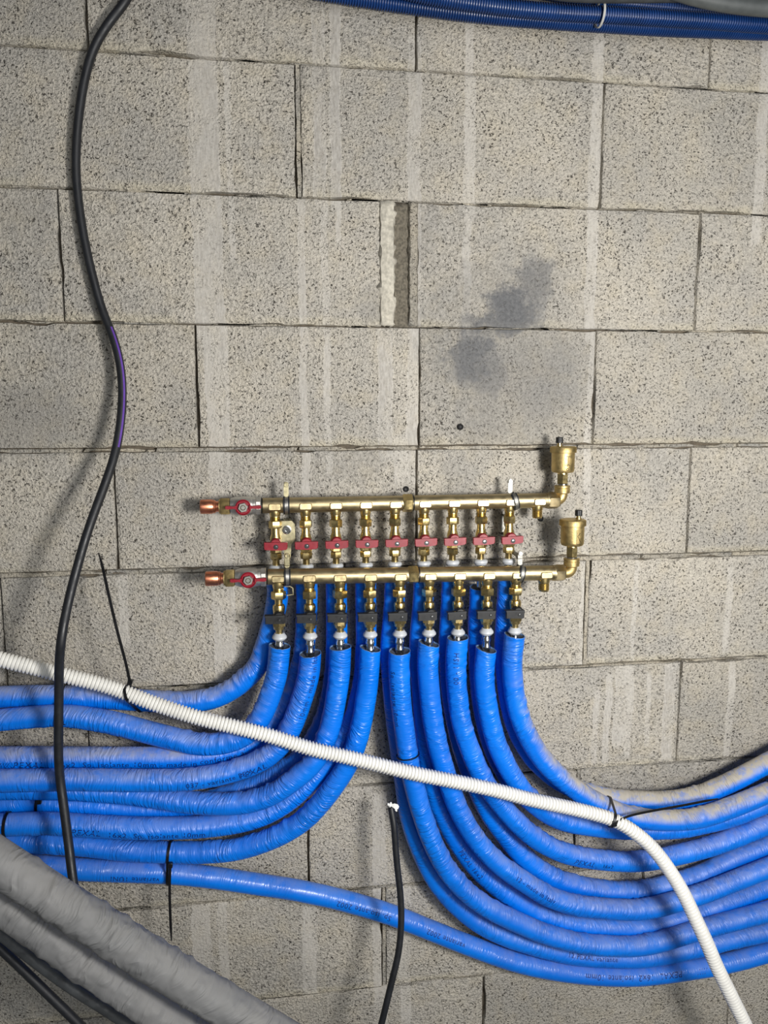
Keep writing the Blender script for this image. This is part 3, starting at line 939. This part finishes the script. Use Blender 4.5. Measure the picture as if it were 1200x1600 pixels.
FONTCACHE = {}
def text_mesh(s, shear=0.0):
    if (s, shear) not in FONTCACHE:
        c = bpy.data.curves.new('t', 'FONT')
        c.body = s; c.size = 1.0; c.resolution_u = 2; c.shear = shear; c.space_character = 1.12
        o = bpy.data.objects.new('t', c); COL.objects.link(o)
        bpy.context.view_layer.update()
        me = bpy.data.meshes.new_from_object(o.evaluated_get(bpy.context.evaluated_depsgraph_get()))
        v = np.array([x.co[:] for x in me.vertices]); f = [tuple(p.vertices) for p in me.polygons]
        bpy.data.objects.remove(o); bpy.data.curves.remove(c); bpy.data.meshes.remove(me)
        FONTCACHE[(s, shear)] = (v, f)
    return FONTCACHE[(s, shear)]

def lettering(key, root, base, disp, s, px, py, height, a0, su, sa, shear=0.0):
    """print s on the pipe, starting where the pipe passes (px, py); a0 = angle around, su/sa = reading direction"""
    q, r = PIPES[key]
    t, n, b = frames(q)
    i0 = int(np.argmin([np.hypot(*(project(x) - np.array([px, py]))) for x in q]))
    v, f = text_mesh(s, shear)
    ds = np.linalg.norm(q[1] - q[0])
    height = height * 1.4
    to_cam = CAM - q[i0]
    a0 = a0 + math.atan2(to_cam @ b[i0], to_cam @ n[i0])      # a0 counts from the side that faces the photographer
    u = i0 + su * v[:, 0] * height / ds
    ang = a0 + sa * (v[:, 1] - .35) * height / r
    u = np.clip(u, 0, len(q) - 1.001)
    i = u.astype(int); fr = (u - i)[:, None]
    c = q[i] * (1 - fr) + q[i + 1] * fr
    nn = n[i]; bb = b[i]
    sg = disp.shape[1]
    j = ((ang - np.pi) / (2 * np.pi) * sg) % sg
    j0 = j.astype(int) % sg; j1 = (j0 + 1) % sg
    i2 = np.minimum(i + 1, len(q) - 1)
    rl = r + np.maximum.reduce([disp[i, j0], disp[i, j1], disp[i2, j0], disp[i2, j1]]) + .0004
    w = c + rl[:, None] * (np.cos(ang)[:, None] * nn + np.sin(ang)[:, None] * bb) - base
    me = bpy.data.meshes.new('printed_lettering')
    me.from_pydata(w.tolist(), [], f)
    me.materials.append(ink)
    link('printed_lettering', me, root)

def project(p):
    q = np.asarray(p) - CAM
    z = -(q @ AX_B)
    return np.array([600 + FPX * (q @ AX_R) / z, 800 - FPX * (q @ AX_U) / z])

def fstart(i, y):   # a front pipe begins on the axis of the lower valve i, at picture height y
    x, yy, z = LPORT[i]
    lo, hi = z - .25, z
    for _ in range(40):
        mid = (lo + hi) / 2
        if project((x, yy, mid))[1] > y: lo = mid
        else: hi = mid
    return np.array([x, yy, lo])

def bstart(i, z_below=.122):
    x, yy, z = UPORT[i]
    return [np.array([x, yy, z - z_below]), np.array([x, yy + .002, z - z_below - .04])]

F_D, B_D = .081, .046
FRONT_PIPES = [  # (start y, track px, depth keys, dust)
    (1009, [(435, 1035), (432, 1057), (421, 1091), (407, 1122), (387, 1146), (355, 1160), (312, 1163), (267, 1153), (220, 1141), (180, 1130), (135, 1122), (101, 1118), (67, 1119), (0, 1125), (-60, 1130), (-130, 1132)],
     [(0, .081), (4, .088), (8, .075), (15, .06)], .45),
    (1021, [(484, 1040), (482, 1057), (472, 1091), (460, 1125), (445, 1155), (420, 1181), (391, 1196), (357, 1207), (335, 1212), (290, 1218), (245, 1219), (200, 1219), (112, 1218), (0, 1220), (-60, 1221), (-130, 1221)],
     [(0, .081), (5, .088), (9, .097), (15, .103)], .55),
    (1011, [(531, 1035), (530, 1057), (523, 1102), (516, 1136), (503, 1170), (485, 1197), (456, 1221), (422, 1243), (380, 1255), (335, 1256), (290, 1253), (245, 1246), (200, 1240), (150, 1236), (100, 1233), (0, 1232), (-130, 1232)],
     [(0, .081), (6, .088), (9, .080), (12, .068), (14, .066), (16, .066)], .25),
    (1013, [(577, 1035), (576, 1057), (570, 1102), (561, 1147), (547, 1187), (528, 1219), (505, 1250), (474, 1282), (432, 1307), (380, 1325), (335, 1331), (290, 1332), (200, 1329), (135, 1321), (67, 1316), (0, 1314), (-60, 1313), (-130, 1313)],
     [(0, .081), (6, .075), (10, .056), (12, .050), (17, .048)], .15),
    (1017, [(623, 1035), (624, 1057), (627, 1102), (633, 1147), (639, 1192), (646, 1222), (658, 1267), (674, 1312), (696, 1355), (724, 1389), (757, 1415), (791, 1433), (820, 1446), (851, 1459), (902, 1473), (954, 1478), (1010, 1476), (1092, 1453), (1144, 1439), (1200, 1424), (1260, 1408), (1340, 1385)],
     [(0, .081), (6, .085), (12, .075), (16, .068), (21, .066)], .4),
    (1005, [(668, 1035), (671, 1080), (676, 1125), (685, 1170), (696, 1207), (712, 1255), (737, 1302), (763, 1334), (791, 1359), (820, 1378), (851, 1398), (877, 1408), (902, 1415), (954, 1420), (1010, 1420), (1092, 1398), (1144, 1378), (1200, 1356), (1260, 1332), (1340, 1300)],
     [(0, .081), (7, .085), (13, .080), (19, .075)], .5),
    (996, [(712, 1035), (714, 1080), (720, 1125), (734, 1170), (755, 1218), (782, 1256), (802, 1279), (826, 1302), (851, 1319), (877, 1331), (902, 1338), (954, 1345), (1010, 1345), (1092, 1327), (1144, 1310), (1200, 1287), (1260, 1262), (1340, 1228)],
     [(0, .081), (6, .082), (11, .065), (17, .06)], .45),
    (1014, [(756, 1057), (761, 1102), (771, 1147), (781, 1175), (798, 1208), (822, 1243), (851, 1268), (877, 1281), (902, 1287), (954, 1294), (992, 1296), (1054, 1295), (1092, 1289), (1144, 1276), (1200, 1253), (1260, 1226), (1340, 1190)],
     [(0, .081), (5, .080), (9, .065), (16, .055)], .4),
    (992, [(800, 1035), (803, 1080), (812, 1120), (830, 1160), (855, 1195), (885, 1223), (920, 1247), (955, 1265), (990, 1277), (1041, 1282), (1092, 1278), (1144, 1261), (1200, 1238), (1260, 1210), (1340, 1172)],
     [(0, .081), (5, .088), (9, .098), (14, .095)], 1.35),
]
BACK_PIPES = [
    ([(409, 1027), (391, 1054), (366, 1075), (339, 1089), (312, 1095), (267, 1097), (222, 1094), (135, 1089), (67, 1087), (0, 1089), (-60, 1092), (-130, 1094)], [(0, .042), (11, .045)], .7, 0),
    ([(476, 1010), (468, 1050), (455, 1085), (440, 1113), (422, 1138), (396, 1159), (369, 1172), (324, 1181), (267, 1184), (200, 1184), (100, 1184), (0, 1184), (-60, 1184), (-130, 1184)], [(0, .042), (4, .042), (7, .06), (10, .075), (13, .075)], .85, 0),
    ([(526, 1010), (522, 1060), (512, 1110), (495, 1150), (470, 1185), (430, 1213), (390, 1231), (340, 1248), (290, 1260), (245, 1264), (200, 1263), (135, 1258), (67, 1253), (0, 1257), (-60, 1260), (-130, 1260)], [(0, .042), (7, .036), (11, .038), (15, .038)], .15, 0),
    ([(572, 1010), (568, 1060), (559, 1105), (543, 1147), (519, 1184), (490, 1218), (455, 1248), (420, 1270), (380, 1283), (335, 1290), (290, 1293), (220, 1294), (135, 1290), (67, 1286), (0, 1289), (-60, 1290), (-130, 1290)], [(0, .042), (7, .048), (9, .062), (11, .072), (16, .076)], .3, 0),
    ([(610, 1010), (612, 1057), (618, 1120), (626, 1180), (632, 1222), (639, 1272), (654, 1320), (676, 1367), (701, 1401), (733, 1431), (762, 1450), (793, 1464), (820, 1473), (860, 1484), (902, 1493), (954, 1497), (1010, 1496), (1092, 1480), (1144, 1467), (1200, 1455), (1260, 1441), (1340, 1421)], [(0, .042), (8, .040), (14, .035), (21, .035)], .35, 0),
    ([(655, 1010), (659, 1080), (664, 1140), (670, 1195), (679, 1235), (693, 1275), (717, 1319), (744, 1355), (780, 1388), (820, 1415), (851, 1432), (902, 1445), (954, 1449), (1010, 1448), (1092, 1427), (1144, 1407), (1200, 1386), (1260, 1363), (1340, 1333)], [(0, .042), (9, .042), (14, .037), (18, .037)], .35, 0),
    ([(701, 1010), (704, 1070), (711, 1120), (724, 1175), (745, 1230), (766, 1273), (793, 1310), (813, 1334), (838, 1355), (864, 1371), (902, 1384), (954, 1392), (1010, 1391), (1092, 1368), (1144, 1343), (1200, 1322), (1260, 1299), (1340, 1268)], [(0, .042), (8, .040), (13, .040), (17, .038)], .4, 0),
    ([(747, 960), (748, 1030), (752, 1090), (764, 1150), (785, 1200), (815, 1240), (850, 1266), (890, 1280), (940, 1287), (990, 1287), (1054, 1283), (1100, 1274), (1144, 1262), (1200, 1240), (1260, 1213), (1340, 1175)], [(0, .042), (5, .032), (9, .026), (15, .022)], .2, .146),
    ([(788, 1010), (793, 1075), (806, 1135), (830, 1180), (862, 1212), (900, 1233), (945, 1246), (990, 1251), (1041, 1251), (1092, 1243), (1144, 1221), (1200, 1192), (1260, 1160), (1340, 1115)], [(0, .042), (5, .046), (8, .060), (13, .068)], 1.8, 0),
]
TXT = 'PEXAL  16x2  Sp. isolante 10mm - made in Italy'
FTEXT = {1: [('037 - variante PEX', 292, 1218, .0085, -.62, -1, 1), ('PEXAL', 372, 1203, .0100, -.72, -1, 1, .25), ('10mm - made in Italy', 462, 1118, .0085, -.55, -1, 1)],
         4: [('Sp. isolante 10mm', 624, 1045, .0080, .62, 1, -1)],
         6: [('////', 868, 1327, .0085, .55, 1, -1, .4), ('PEXAL', 892, 1336, .0095, .55, 1, -1, .25), ('16x2', 934, 1343, .0070, .6, 1, -1), ('00 - 11SH', 713, 1065, .0085, .02, -1, 1)],
         5: [('12 - made in Italy', 800, 1364, .0080, .1, 1, -1)]}
BTEXT = {1: [('////', 2, 1184, .0080, -.66, -1, 1, .4), ('PEXAL', 24, 1184, .0105, -.66, -1, 1, .25), ('16x2  Sp. isolante 10mm - made in', 92, 1184, .0095, -.66, -1, 1), ('conforme al', 312, 1182, .0095, -.5, -1, 1)],
         3: [('PEXAL', 116, 1289, .0105, -.66, -1, 1, .25), ('16x2  Sp. isolante 10mm', 172, 1292, .0095, -.74, -1, 1)],
         4: [('12 PEXAL variante', 880, 1488, .0085, .05, 1, -1)],
         5: [('PEXAL 16x2', 717, 1319, .0085, .25, 1, -1)]}
LAB_F = ['running off to the left edge', 'running off to the left edge', 'running off to the left edge', 'lowest of those bending left',
         'bound by a thin black tie', 'sweeping to the right edge', 'sweeping to the right edge', 'sweeping to the right edge', 'dusty on top along its bend']
for i, (y0, tr, dk, dust) in enumerate(FRONT_PIPES):
    a = fstart(i, y0)
    pts = run_on([a] + dpath(tr, dk))
    blue_pipe(f'F{i}', 'insulated_pipe', f'blue insulated pipe below the {ORD[i]} black-levered valve, {LAB_F[i]}', pts, dust * .8, text=FTEXT.get(i, ()), group='blue pipes fed by the lower manifold')
LAB_B = ['topmost of the left group', 'printed along its straight stretch', 'mostly hidden, shaded behind its neighbour', 'printed above the cable-tied pipe',
         'outermost curve of the bundle', 'between the front pipes', 'between the front pipes', 'its cut end showing below the bar', 'dusty, topmost at the right edge']
for i, (tr, dk, dust, z0) in enumerate(BACK_PIPES):
    pts = run_on(bstart(i, z0 or .122) + dpath(tr, dk))
    blue_pipe(f'B{i}', 'insulated_pipe', f'blue insulated pipe behind, from the {ORD[i]} red-levered valve, {LAB_B[i]}', pts, dust * .8, text=BTEXT.get(i, ()), group='blue pipes fed by the upper manifold')
HTR = [(-130, 1347), (-60, 1346), (0, 1348), (60, 1353), (135, 1359), (220, 1362), (268, 1364), (340, 1372), (400, 1381), (465, 1391), (537, 1407), (608, 1428), (667, 1451), (735, 1478), (800, 1501), (850, 1513), (902, 1521), (954, 1525), (1010, 1524), (1092, 1513), (1144, 1503), (1200, 1488), (1260, 1473), (1340, 1453)]
blue_pipe('H', 'insulated_pipe', 'glossy blue insulated pipe crossing alone below all the others', run_on(dpath(HTR, [(0, .05), (5, .045), (10, .03), (16, .034), (23, .034)]), .45), .25, blue_gloss, .0004, end=False,
          text=[('variante 1UNI', 250, 1363, .0085, .75, -1, 1), ('Sp. isolante 2002', 607, 1428, .0095, .42, -1, 1), ('variante 2002', 720, 1472, .0090, .25, -1, 1), ('////', 1098, 1512, .0100, .35, -1, 1, .4), ('PEXAL  16x2  isolante 10mm', 1060, 1518, .0105, .30, -1, 1, .2)], group='blue insulated pipe on its own')

# ------------------------------------------------------------------ corrugated conduits and cables
def corrugated(name, label, pts3, r, pitch, mat, depth=.12, group=None, flat=.5):
    q = smooth_path(pts3, step=pitch / 6, sigma=.012)
    base = q[0].copy()
    s = np.arange(len(q)) * np.linalg.norm(q[1] - q[0])
    w = .5 + .5 * np.cos(2 * np.pi * s / pitch)
    w = np.clip(w * 1.6 - .1, 0, 1)
    w = w * w * (3 - 2 * w)
    rad = r * (1 - depth) + r * depth * w
    root = thing(name, label, 'conduit', tuple(base), group)
    me = tube_mesh('corrugated_tube', q - base, rad, 20, None)
    me.materials.append(mat)
    link('corrugated_tube', me, root)
    return root, q

WTR = [(-60, 1013), (0, 1030), (50, 1042), (108, 1057), (157, 1069), (196, 1082), (234, 1097), (267, 1108), (301, 1119), (335, 1128), (369, 1136), (420, 1149), (445, 1157), (490, 1171), (535, 1181), (580, 1192), (645, 1208), (690, 1217), (735, 1226), (780, 1236), (820, 1247), (851, 1254), (902, 1265), (954, 1279), (984, 1295), (1016, 1321), (1041, 1352), (1067, 1394), (1085, 1432), (1103, 1470), (1118, 1506), (1136, 1543), (1165, 1602), (1200, 1680)]
WD = [(0, .10), (5, .092), (11, .118), (18, .125), (22, .128), (23, .135), (26, .165), (29, .19), (33, .20)]
wp = run_on(dpath(WTR, WD), .45, .4)
_, QW = corrugated('white_conduit', 'white corrugated conduit slanting down across the blue pipes', wp, .0118, .0056, white_conduit_m, .22)
PIPES['W'] = (QW, .0118)

corrugated('blue_conduit', 'dark blue corrugated conduit, lowest of the bundle under the ceiling', run_on(dpath([(380, -40), (480, -17), (560, -3), (640, 9), (720, 20), (800, 28), (880, 34), (960, 39), (1040, 44), (1120, 47), (1200, 50), (1300, 52)], [(0, .025), (11, .025)]), .9, .5), .0125, .0041, conduit_blue, .20, 'dark blue conduits along the top')
corrugated('blue_conduit', 'dark blue corrugated conduit, frontmost of the bundle under the ceiling', run_on(dpath([(520, -42), (600, -22), (660, -8), (720, 3), (800, 13), (880, 20), (960, 24), (1040, 29), (1120, 34), (1200, 40), (1300, 46)], [(0, .052), (10, .052)]), .9, .5), .0122, .0041, conduit_blue, .20, 'dark blue conduits along the top')
corrugated('blue_conduit', 'dark blue corrugated conduit, rear one peeping out above its neighbours', run_on(dpath([(760, -28), (880, -8), (960, 3), (1020, 9), (1080, 14), (1140, 20), (1200, 26), (1300, 34)], [(0, .028), (7, .028)]), .9, .5), .0115, .0041, conduit_blue, .20, 'dark blue conduits along the top')

def cable(name, label, pts3, r, mat, cat='cable', group=None, part='sheath', sigma=.012):
    q = smooth_path(pts3, step=.005, sigma=sigma)
    base = q[0].copy()
    root = thing(name, label, cat, tuple(base), group)
    me = tube_mesh(part, q - base, r, 16)
    me.materials.append(mat)
    link(part, me, root)
    return root, q

cable('grey_cable', 'thick grey cable dipping into view over the blue conduits', run_on(dpath([(980, -34), (1050, -14), (1100, 0), (1150, 9), (1200, 14), (1300, 22)], [(0, .085), (5, .085)]), .8, .5), .0115, grey_sheath, group='cables along the top')
cable('grey_cable', 'slim dark grey cable skimming the top edge of the photo', run_on(dpath([(820, -16), (900, -6), (1000, -5), (1100, -6), (1200, -4), (1300, 0)], [(0, .075), (5, .075)]), .8, .5), .0085, dusty_black, group='cables along the top')

BTR = [(212, -40), (200, -3), (178, 25), (157, 55), (143, 84), (134, 116), (127, 152), (121, 200), (118.5, 250), (120, 290), (126, 340), (135, 390), (147, 440), (160, 485), (175, 522), (186, 560), (191, 600), (190, 645), (184, 690), (175, 725), (161, 765), (147, 802), (133, 843), (121, 885), (110, 927), (101, 968), (95, 1005), (92.5, 1040), (92, 1090), (91.5, 1140), (91.5, 1185), (94, 1220), (99, 1255), (103.5, 1290), (108, 1325), (112, 1360), (117, 1395), (124, 1440), (136, 1490), (151, 1535), (168, 1566), (193, 1597), (235, 1640)]
blk, QB = cable('black_cable', 'long black cable hanging in a loose curve down the wall past the blue pipes', run_on(dpath(BTR, [(0, .02), (9, .014), (13, .02), (16, .04), (18, .065), (22, .12), (26, .16), (28, .14), (31, .135), (34, .155), (37, .19), (42, .185)]), .5, .25), .0066, black_rubber)
# purple streak along its right flank
i0 = int(np.argmin([np.hypot(*(project(x) - np.array([172, 515]))) for x in QB])); i1 = int(np.argmin([np.hypot(*(project(x) - np.array([181, 705]))) for x in QB]))
t_, n_, b_ = frames(QB)
m = ribbon([QB[i] + .0063 * (.80 * n_[i] - .60 * b_[i] * (1 if b_[i][0] < 0 else -1)) - QB[0] for i in range(i0, i1)], [.60 * n_[i] + .80 * b_[i] * (1 if b_[i][0] < 0 else -1) for i in range(i0, i1)], .0030, .0012)
m.build('purple_stripe', purple, blk)['label'] = 'purple stripe along the cable'

lse, QL = cable('black_cable', 'short loose black cable with torn white end below the pipes', run_on(dpath([(611, 1262), (613.5, 1276), (616, 1292), (618, 1324), (621, 1357), (625, 1391), (627, 1425), (626, 1459), (622, 1492), (615, 1522), (607, 1555), (596, 1600), (580, 1660)], [(0, .10), (5, .125), (12, .16)]), 0, .3), .0054, black_rubber, sigma=.008)
m = MB()
o = lse.location
q = np.array(P(609, 1256, .101)) - np.array(o)
for dx, dz, r in ((-.0025, .0000, .0022), (.0012, .0016, .0020), (.0030, -.0012, .0019), (0, -.002, .0024)):
    R = []
    for a in np.linspace(-1.4, 1.4, 6): R.append((max(.0002, r * math.cos(a)), r * 1.6 * math.sin(a)))
    m.lathe(R, 8, T(q[0] + dx, q[1] - .002, q[2] + dz) @ RY(dx * 150) @ RX(.4))
m.build('torn_end', ptfe, lse)
m = ribbon([q + np.array(v) for v in ((.002, -.003, -.001), (.0065, -.006, -.0005), (.0105, -.0075, -.0022), (.0135, -.0075, -.0038))], (.1, .2, 1), [.003, .0075, .009, .004], .0007); m.build('white_flag', ptfe, lse)
m = ribbon([q + np.array(v) for v in ((.009, -.0075, -.006), (.0105, -.008, -.0095))], (1, 0, .6), [.004, .0022], .0007); m.build('white_flag', ptfe, lse)

# lower left corner: grey insulated pipes and black cables passing in front of the wall
def grey_pipe(key, label, tr, d, r):
    pts = run_on([P(x, y, d) for x, y in tr], .35, .4)
    q = smooth_path(pts, step=.004)
    base = q[0].copy()
    root = thing('grey_insulated_pipe', label, 'pipe', tuple(base), 'grey insulated pipes')
    k, seg = len(q), 36
    L = k * .004
    a = noise2(int(L / .012), 7, k, seg)
    ang = np.arange(seg) * 2 * np.pi / seg + np.pi
    topside = np.clip(.25 + np.abs(np.sin(ang)), 0, 1)[None, :]
    disp = .0040 * np.clip(a - .60, 0, 1) * 2 * topside + .0012 * (noise2(int(L / .1), 3, k, seg) - .5)
    me = tube_mesh('insulation', q - base, r, seg, disp)
    me.materials.append(grey_film)
    ins = link('insulation', me, root)
    ins['dust'] = .5
    PIPES[key] = (q, r)
grey_pipe('G1', 'upper grey insulated pipe slanting across the lower left corner', [(-90, 1290), (0, 1348), (80, 1400), (160, 1451), (240, 1502), (320, 1551), (440, 1622), (540, 1682)], .29, .0262)
grey_pipe('G2', 'lower grey insulated pipe partly tucked beneath the upper grey one', [(-90, 1348), (-40, 1383), (0, 1410), (60, 1450), (120, 1494), (180, 1536), (260, 1591), (360, 1660)], .262, .0242)
cable('black_cable', 'dusty dark cable running right under the lower grey pipe', run_on(dpath([(-60, 1412), (-20, 1442), (0, 1457), (60, 1505), (120, 1548), (160, 1573), (200, 1600), (260, 1642)], [(0, .235), (7, .235)]), 0.4, .4), .0082, dusty_black, group='black cables in the lower corner')
cable('black_cable', 'plain black cable, lowest in the lower left corner', run_on(dpath([(-60, 1425), (0, 1481), (40, 1519), (80, 1558), (125, 1602), (180, 1660)], [(0, .20), (5, .20)]), 0.4, .4), .0066, black_rubber, group='black cables in the lower corner')

# ------------------------------------------------------------------ cable ties
def hull(pts):
    pts = sorted(map(tuple, pts))
    def half(ps):
        h = []
        for p in ps:
            while len(h) > 1 and (h[-1][0] - h[-2][0]) * (p[1] - h[-2][1]) - (h[-1][1] - h[-2][1]) * (p[0] - h[-2][0]) <= 0: h.pop()
            h.append(p)
        return h
    a, b = half(pts), half(pts[::-1])
    return a[:-1] + b[:-1]

def tie(label, keys, px, py, w=.0042, th=.0013, grow=.0016, head=None, tail=None, mat=tie_black, tailw=.0042, name='cable_tie', axis=None):
    q, r = PIPES[keys[0]]
    i = int(np.argmin([np.hypot(*(project(x) - np.array([px, py]))) for x in q]))
    t = frames(q)[0][i]
    if axis is not None: t = np.array(axis, float)
    t = t / np.linalg.norm(t)
    e1 = np.cross(t, np.array([0, -1.0, 0])); e1 /= np.linalg.norm(e1)
    e2 = np.cross(t, e1)
    c0 = q[i]
    cl = []
    for k in keys:
        qq, rr = PIPES[k]
        j = int(np.argmin(np.abs((qq - c0) @ t) + .15 * np.linalg.norm(qq - c0, axis=1)))
        c = qq[j] - c0
        for a in np.linspace(0, 2 * np.pi, 36, endpoint=False):
            cl.append((c @ e1 + (rr + grow) * math.cos(a), c @ e2 + (rr + grow) * math.sin(a)))
    hp = hull(cl)
    pts = np.array([c0 + a * e1 + b * e2 for a, b in hp])
    pts = np.vstack([pts, pts[:1]])
    pts = resample(pts, .003)[:-1]
    root = thing(name, label, 'cable tie', tuple(c0), 'cable ties')
    m = ribbon(pts - c0, t, w, th, True)
    m.build('loop', mat, root, sharp=40)
    if head:
        h = P(head[0], head[1], head[2]) - c0
        m = MB(); m.prism(rounded(.0075, .0085, .0012, 3), .003, -.003, .0008, T(*h) @ RY(head[3] if len(head) > 3 else 0)); m.build('head', mat, root)
    if tail:
        tq = smooth_path([P(*x) for x in tail], step=.006, sigma=0) - c0
        n = len(tq)
        ww = np.full(n, tailw); ww[-4:] *= np.linspace(.9, .35, 4)
        tt = np.gradient(tq, axis=0)
        side = np.cross(tt, np.array([0, -1.0, 0]))
        m = ribbon(tq, side, ww, .0013); m.build('tail', mat, root)
    return root

tie('black cable tie with long upright tail lashing white conduit to the topmost pipe', ['W', 'B0'], 199, 1083, head=(203, 1066, .094, .3), tail=[(203, 1066, .096), (196, 1034, .10), (183, 985, .10), (170, 930, .09), (160, 885, .075), (154, 864, .07)], axis=(1, 0, .22))
tie('small black cable tie round the shaded pipe beside the hanging cable', ['B2'], 63, 1253, head=(61, 1252, .072))
tie('black cable tie pairing two blue pipes at the left edge', ['B3', 'F3'], 11, 1290)
tie('black cable tie with tail hanging straight down onto the grey pipe', ['F3', 'H'], 265, 1332, head=(266, 1352, .075), tail=[(266, 1352, .074), (265, 1390, .078), (266, 1430, .082), (268, 1470, .088)])
tie('black cable tie half hidden behind the long hanging black cable', ['B0', 'F0'], 99, 1104, head=(100, 1128, .082))
tie('black cable tie with tail trailing right over the dusty pipes', ['W', 'F8'], 957, 1280, head=(960, 1287, .148), tail=[(960, 1287, .150), (983, 1275, .138), (1024, 1266, .124), (1064, 1259, .118), (1100, 1252, .114), (1122, 1248, .110)], tailw=.0040)
tie('thin black tie round the pipe below the fifth black-levered valve', ['F4'], 636, 1179, w=.0018, grow=.0012)
tie('black cable tie round a dusty blue pipe at the right edge', ['F7', 'F8'], 1191, 1250)
tq = dpath([(470, 0)], [(0, .05)])
PIPES['T1'] = (smooth_path(dpath([(900, 20), (940, 22), (980, 24)], [(0, .052), (2, .052)])), .0122)
tie('pale grey cable tie round the blue conduits at the top edge', ['T1'], 937, 22, mat=tie_grey, w=.0035, grow=.006)
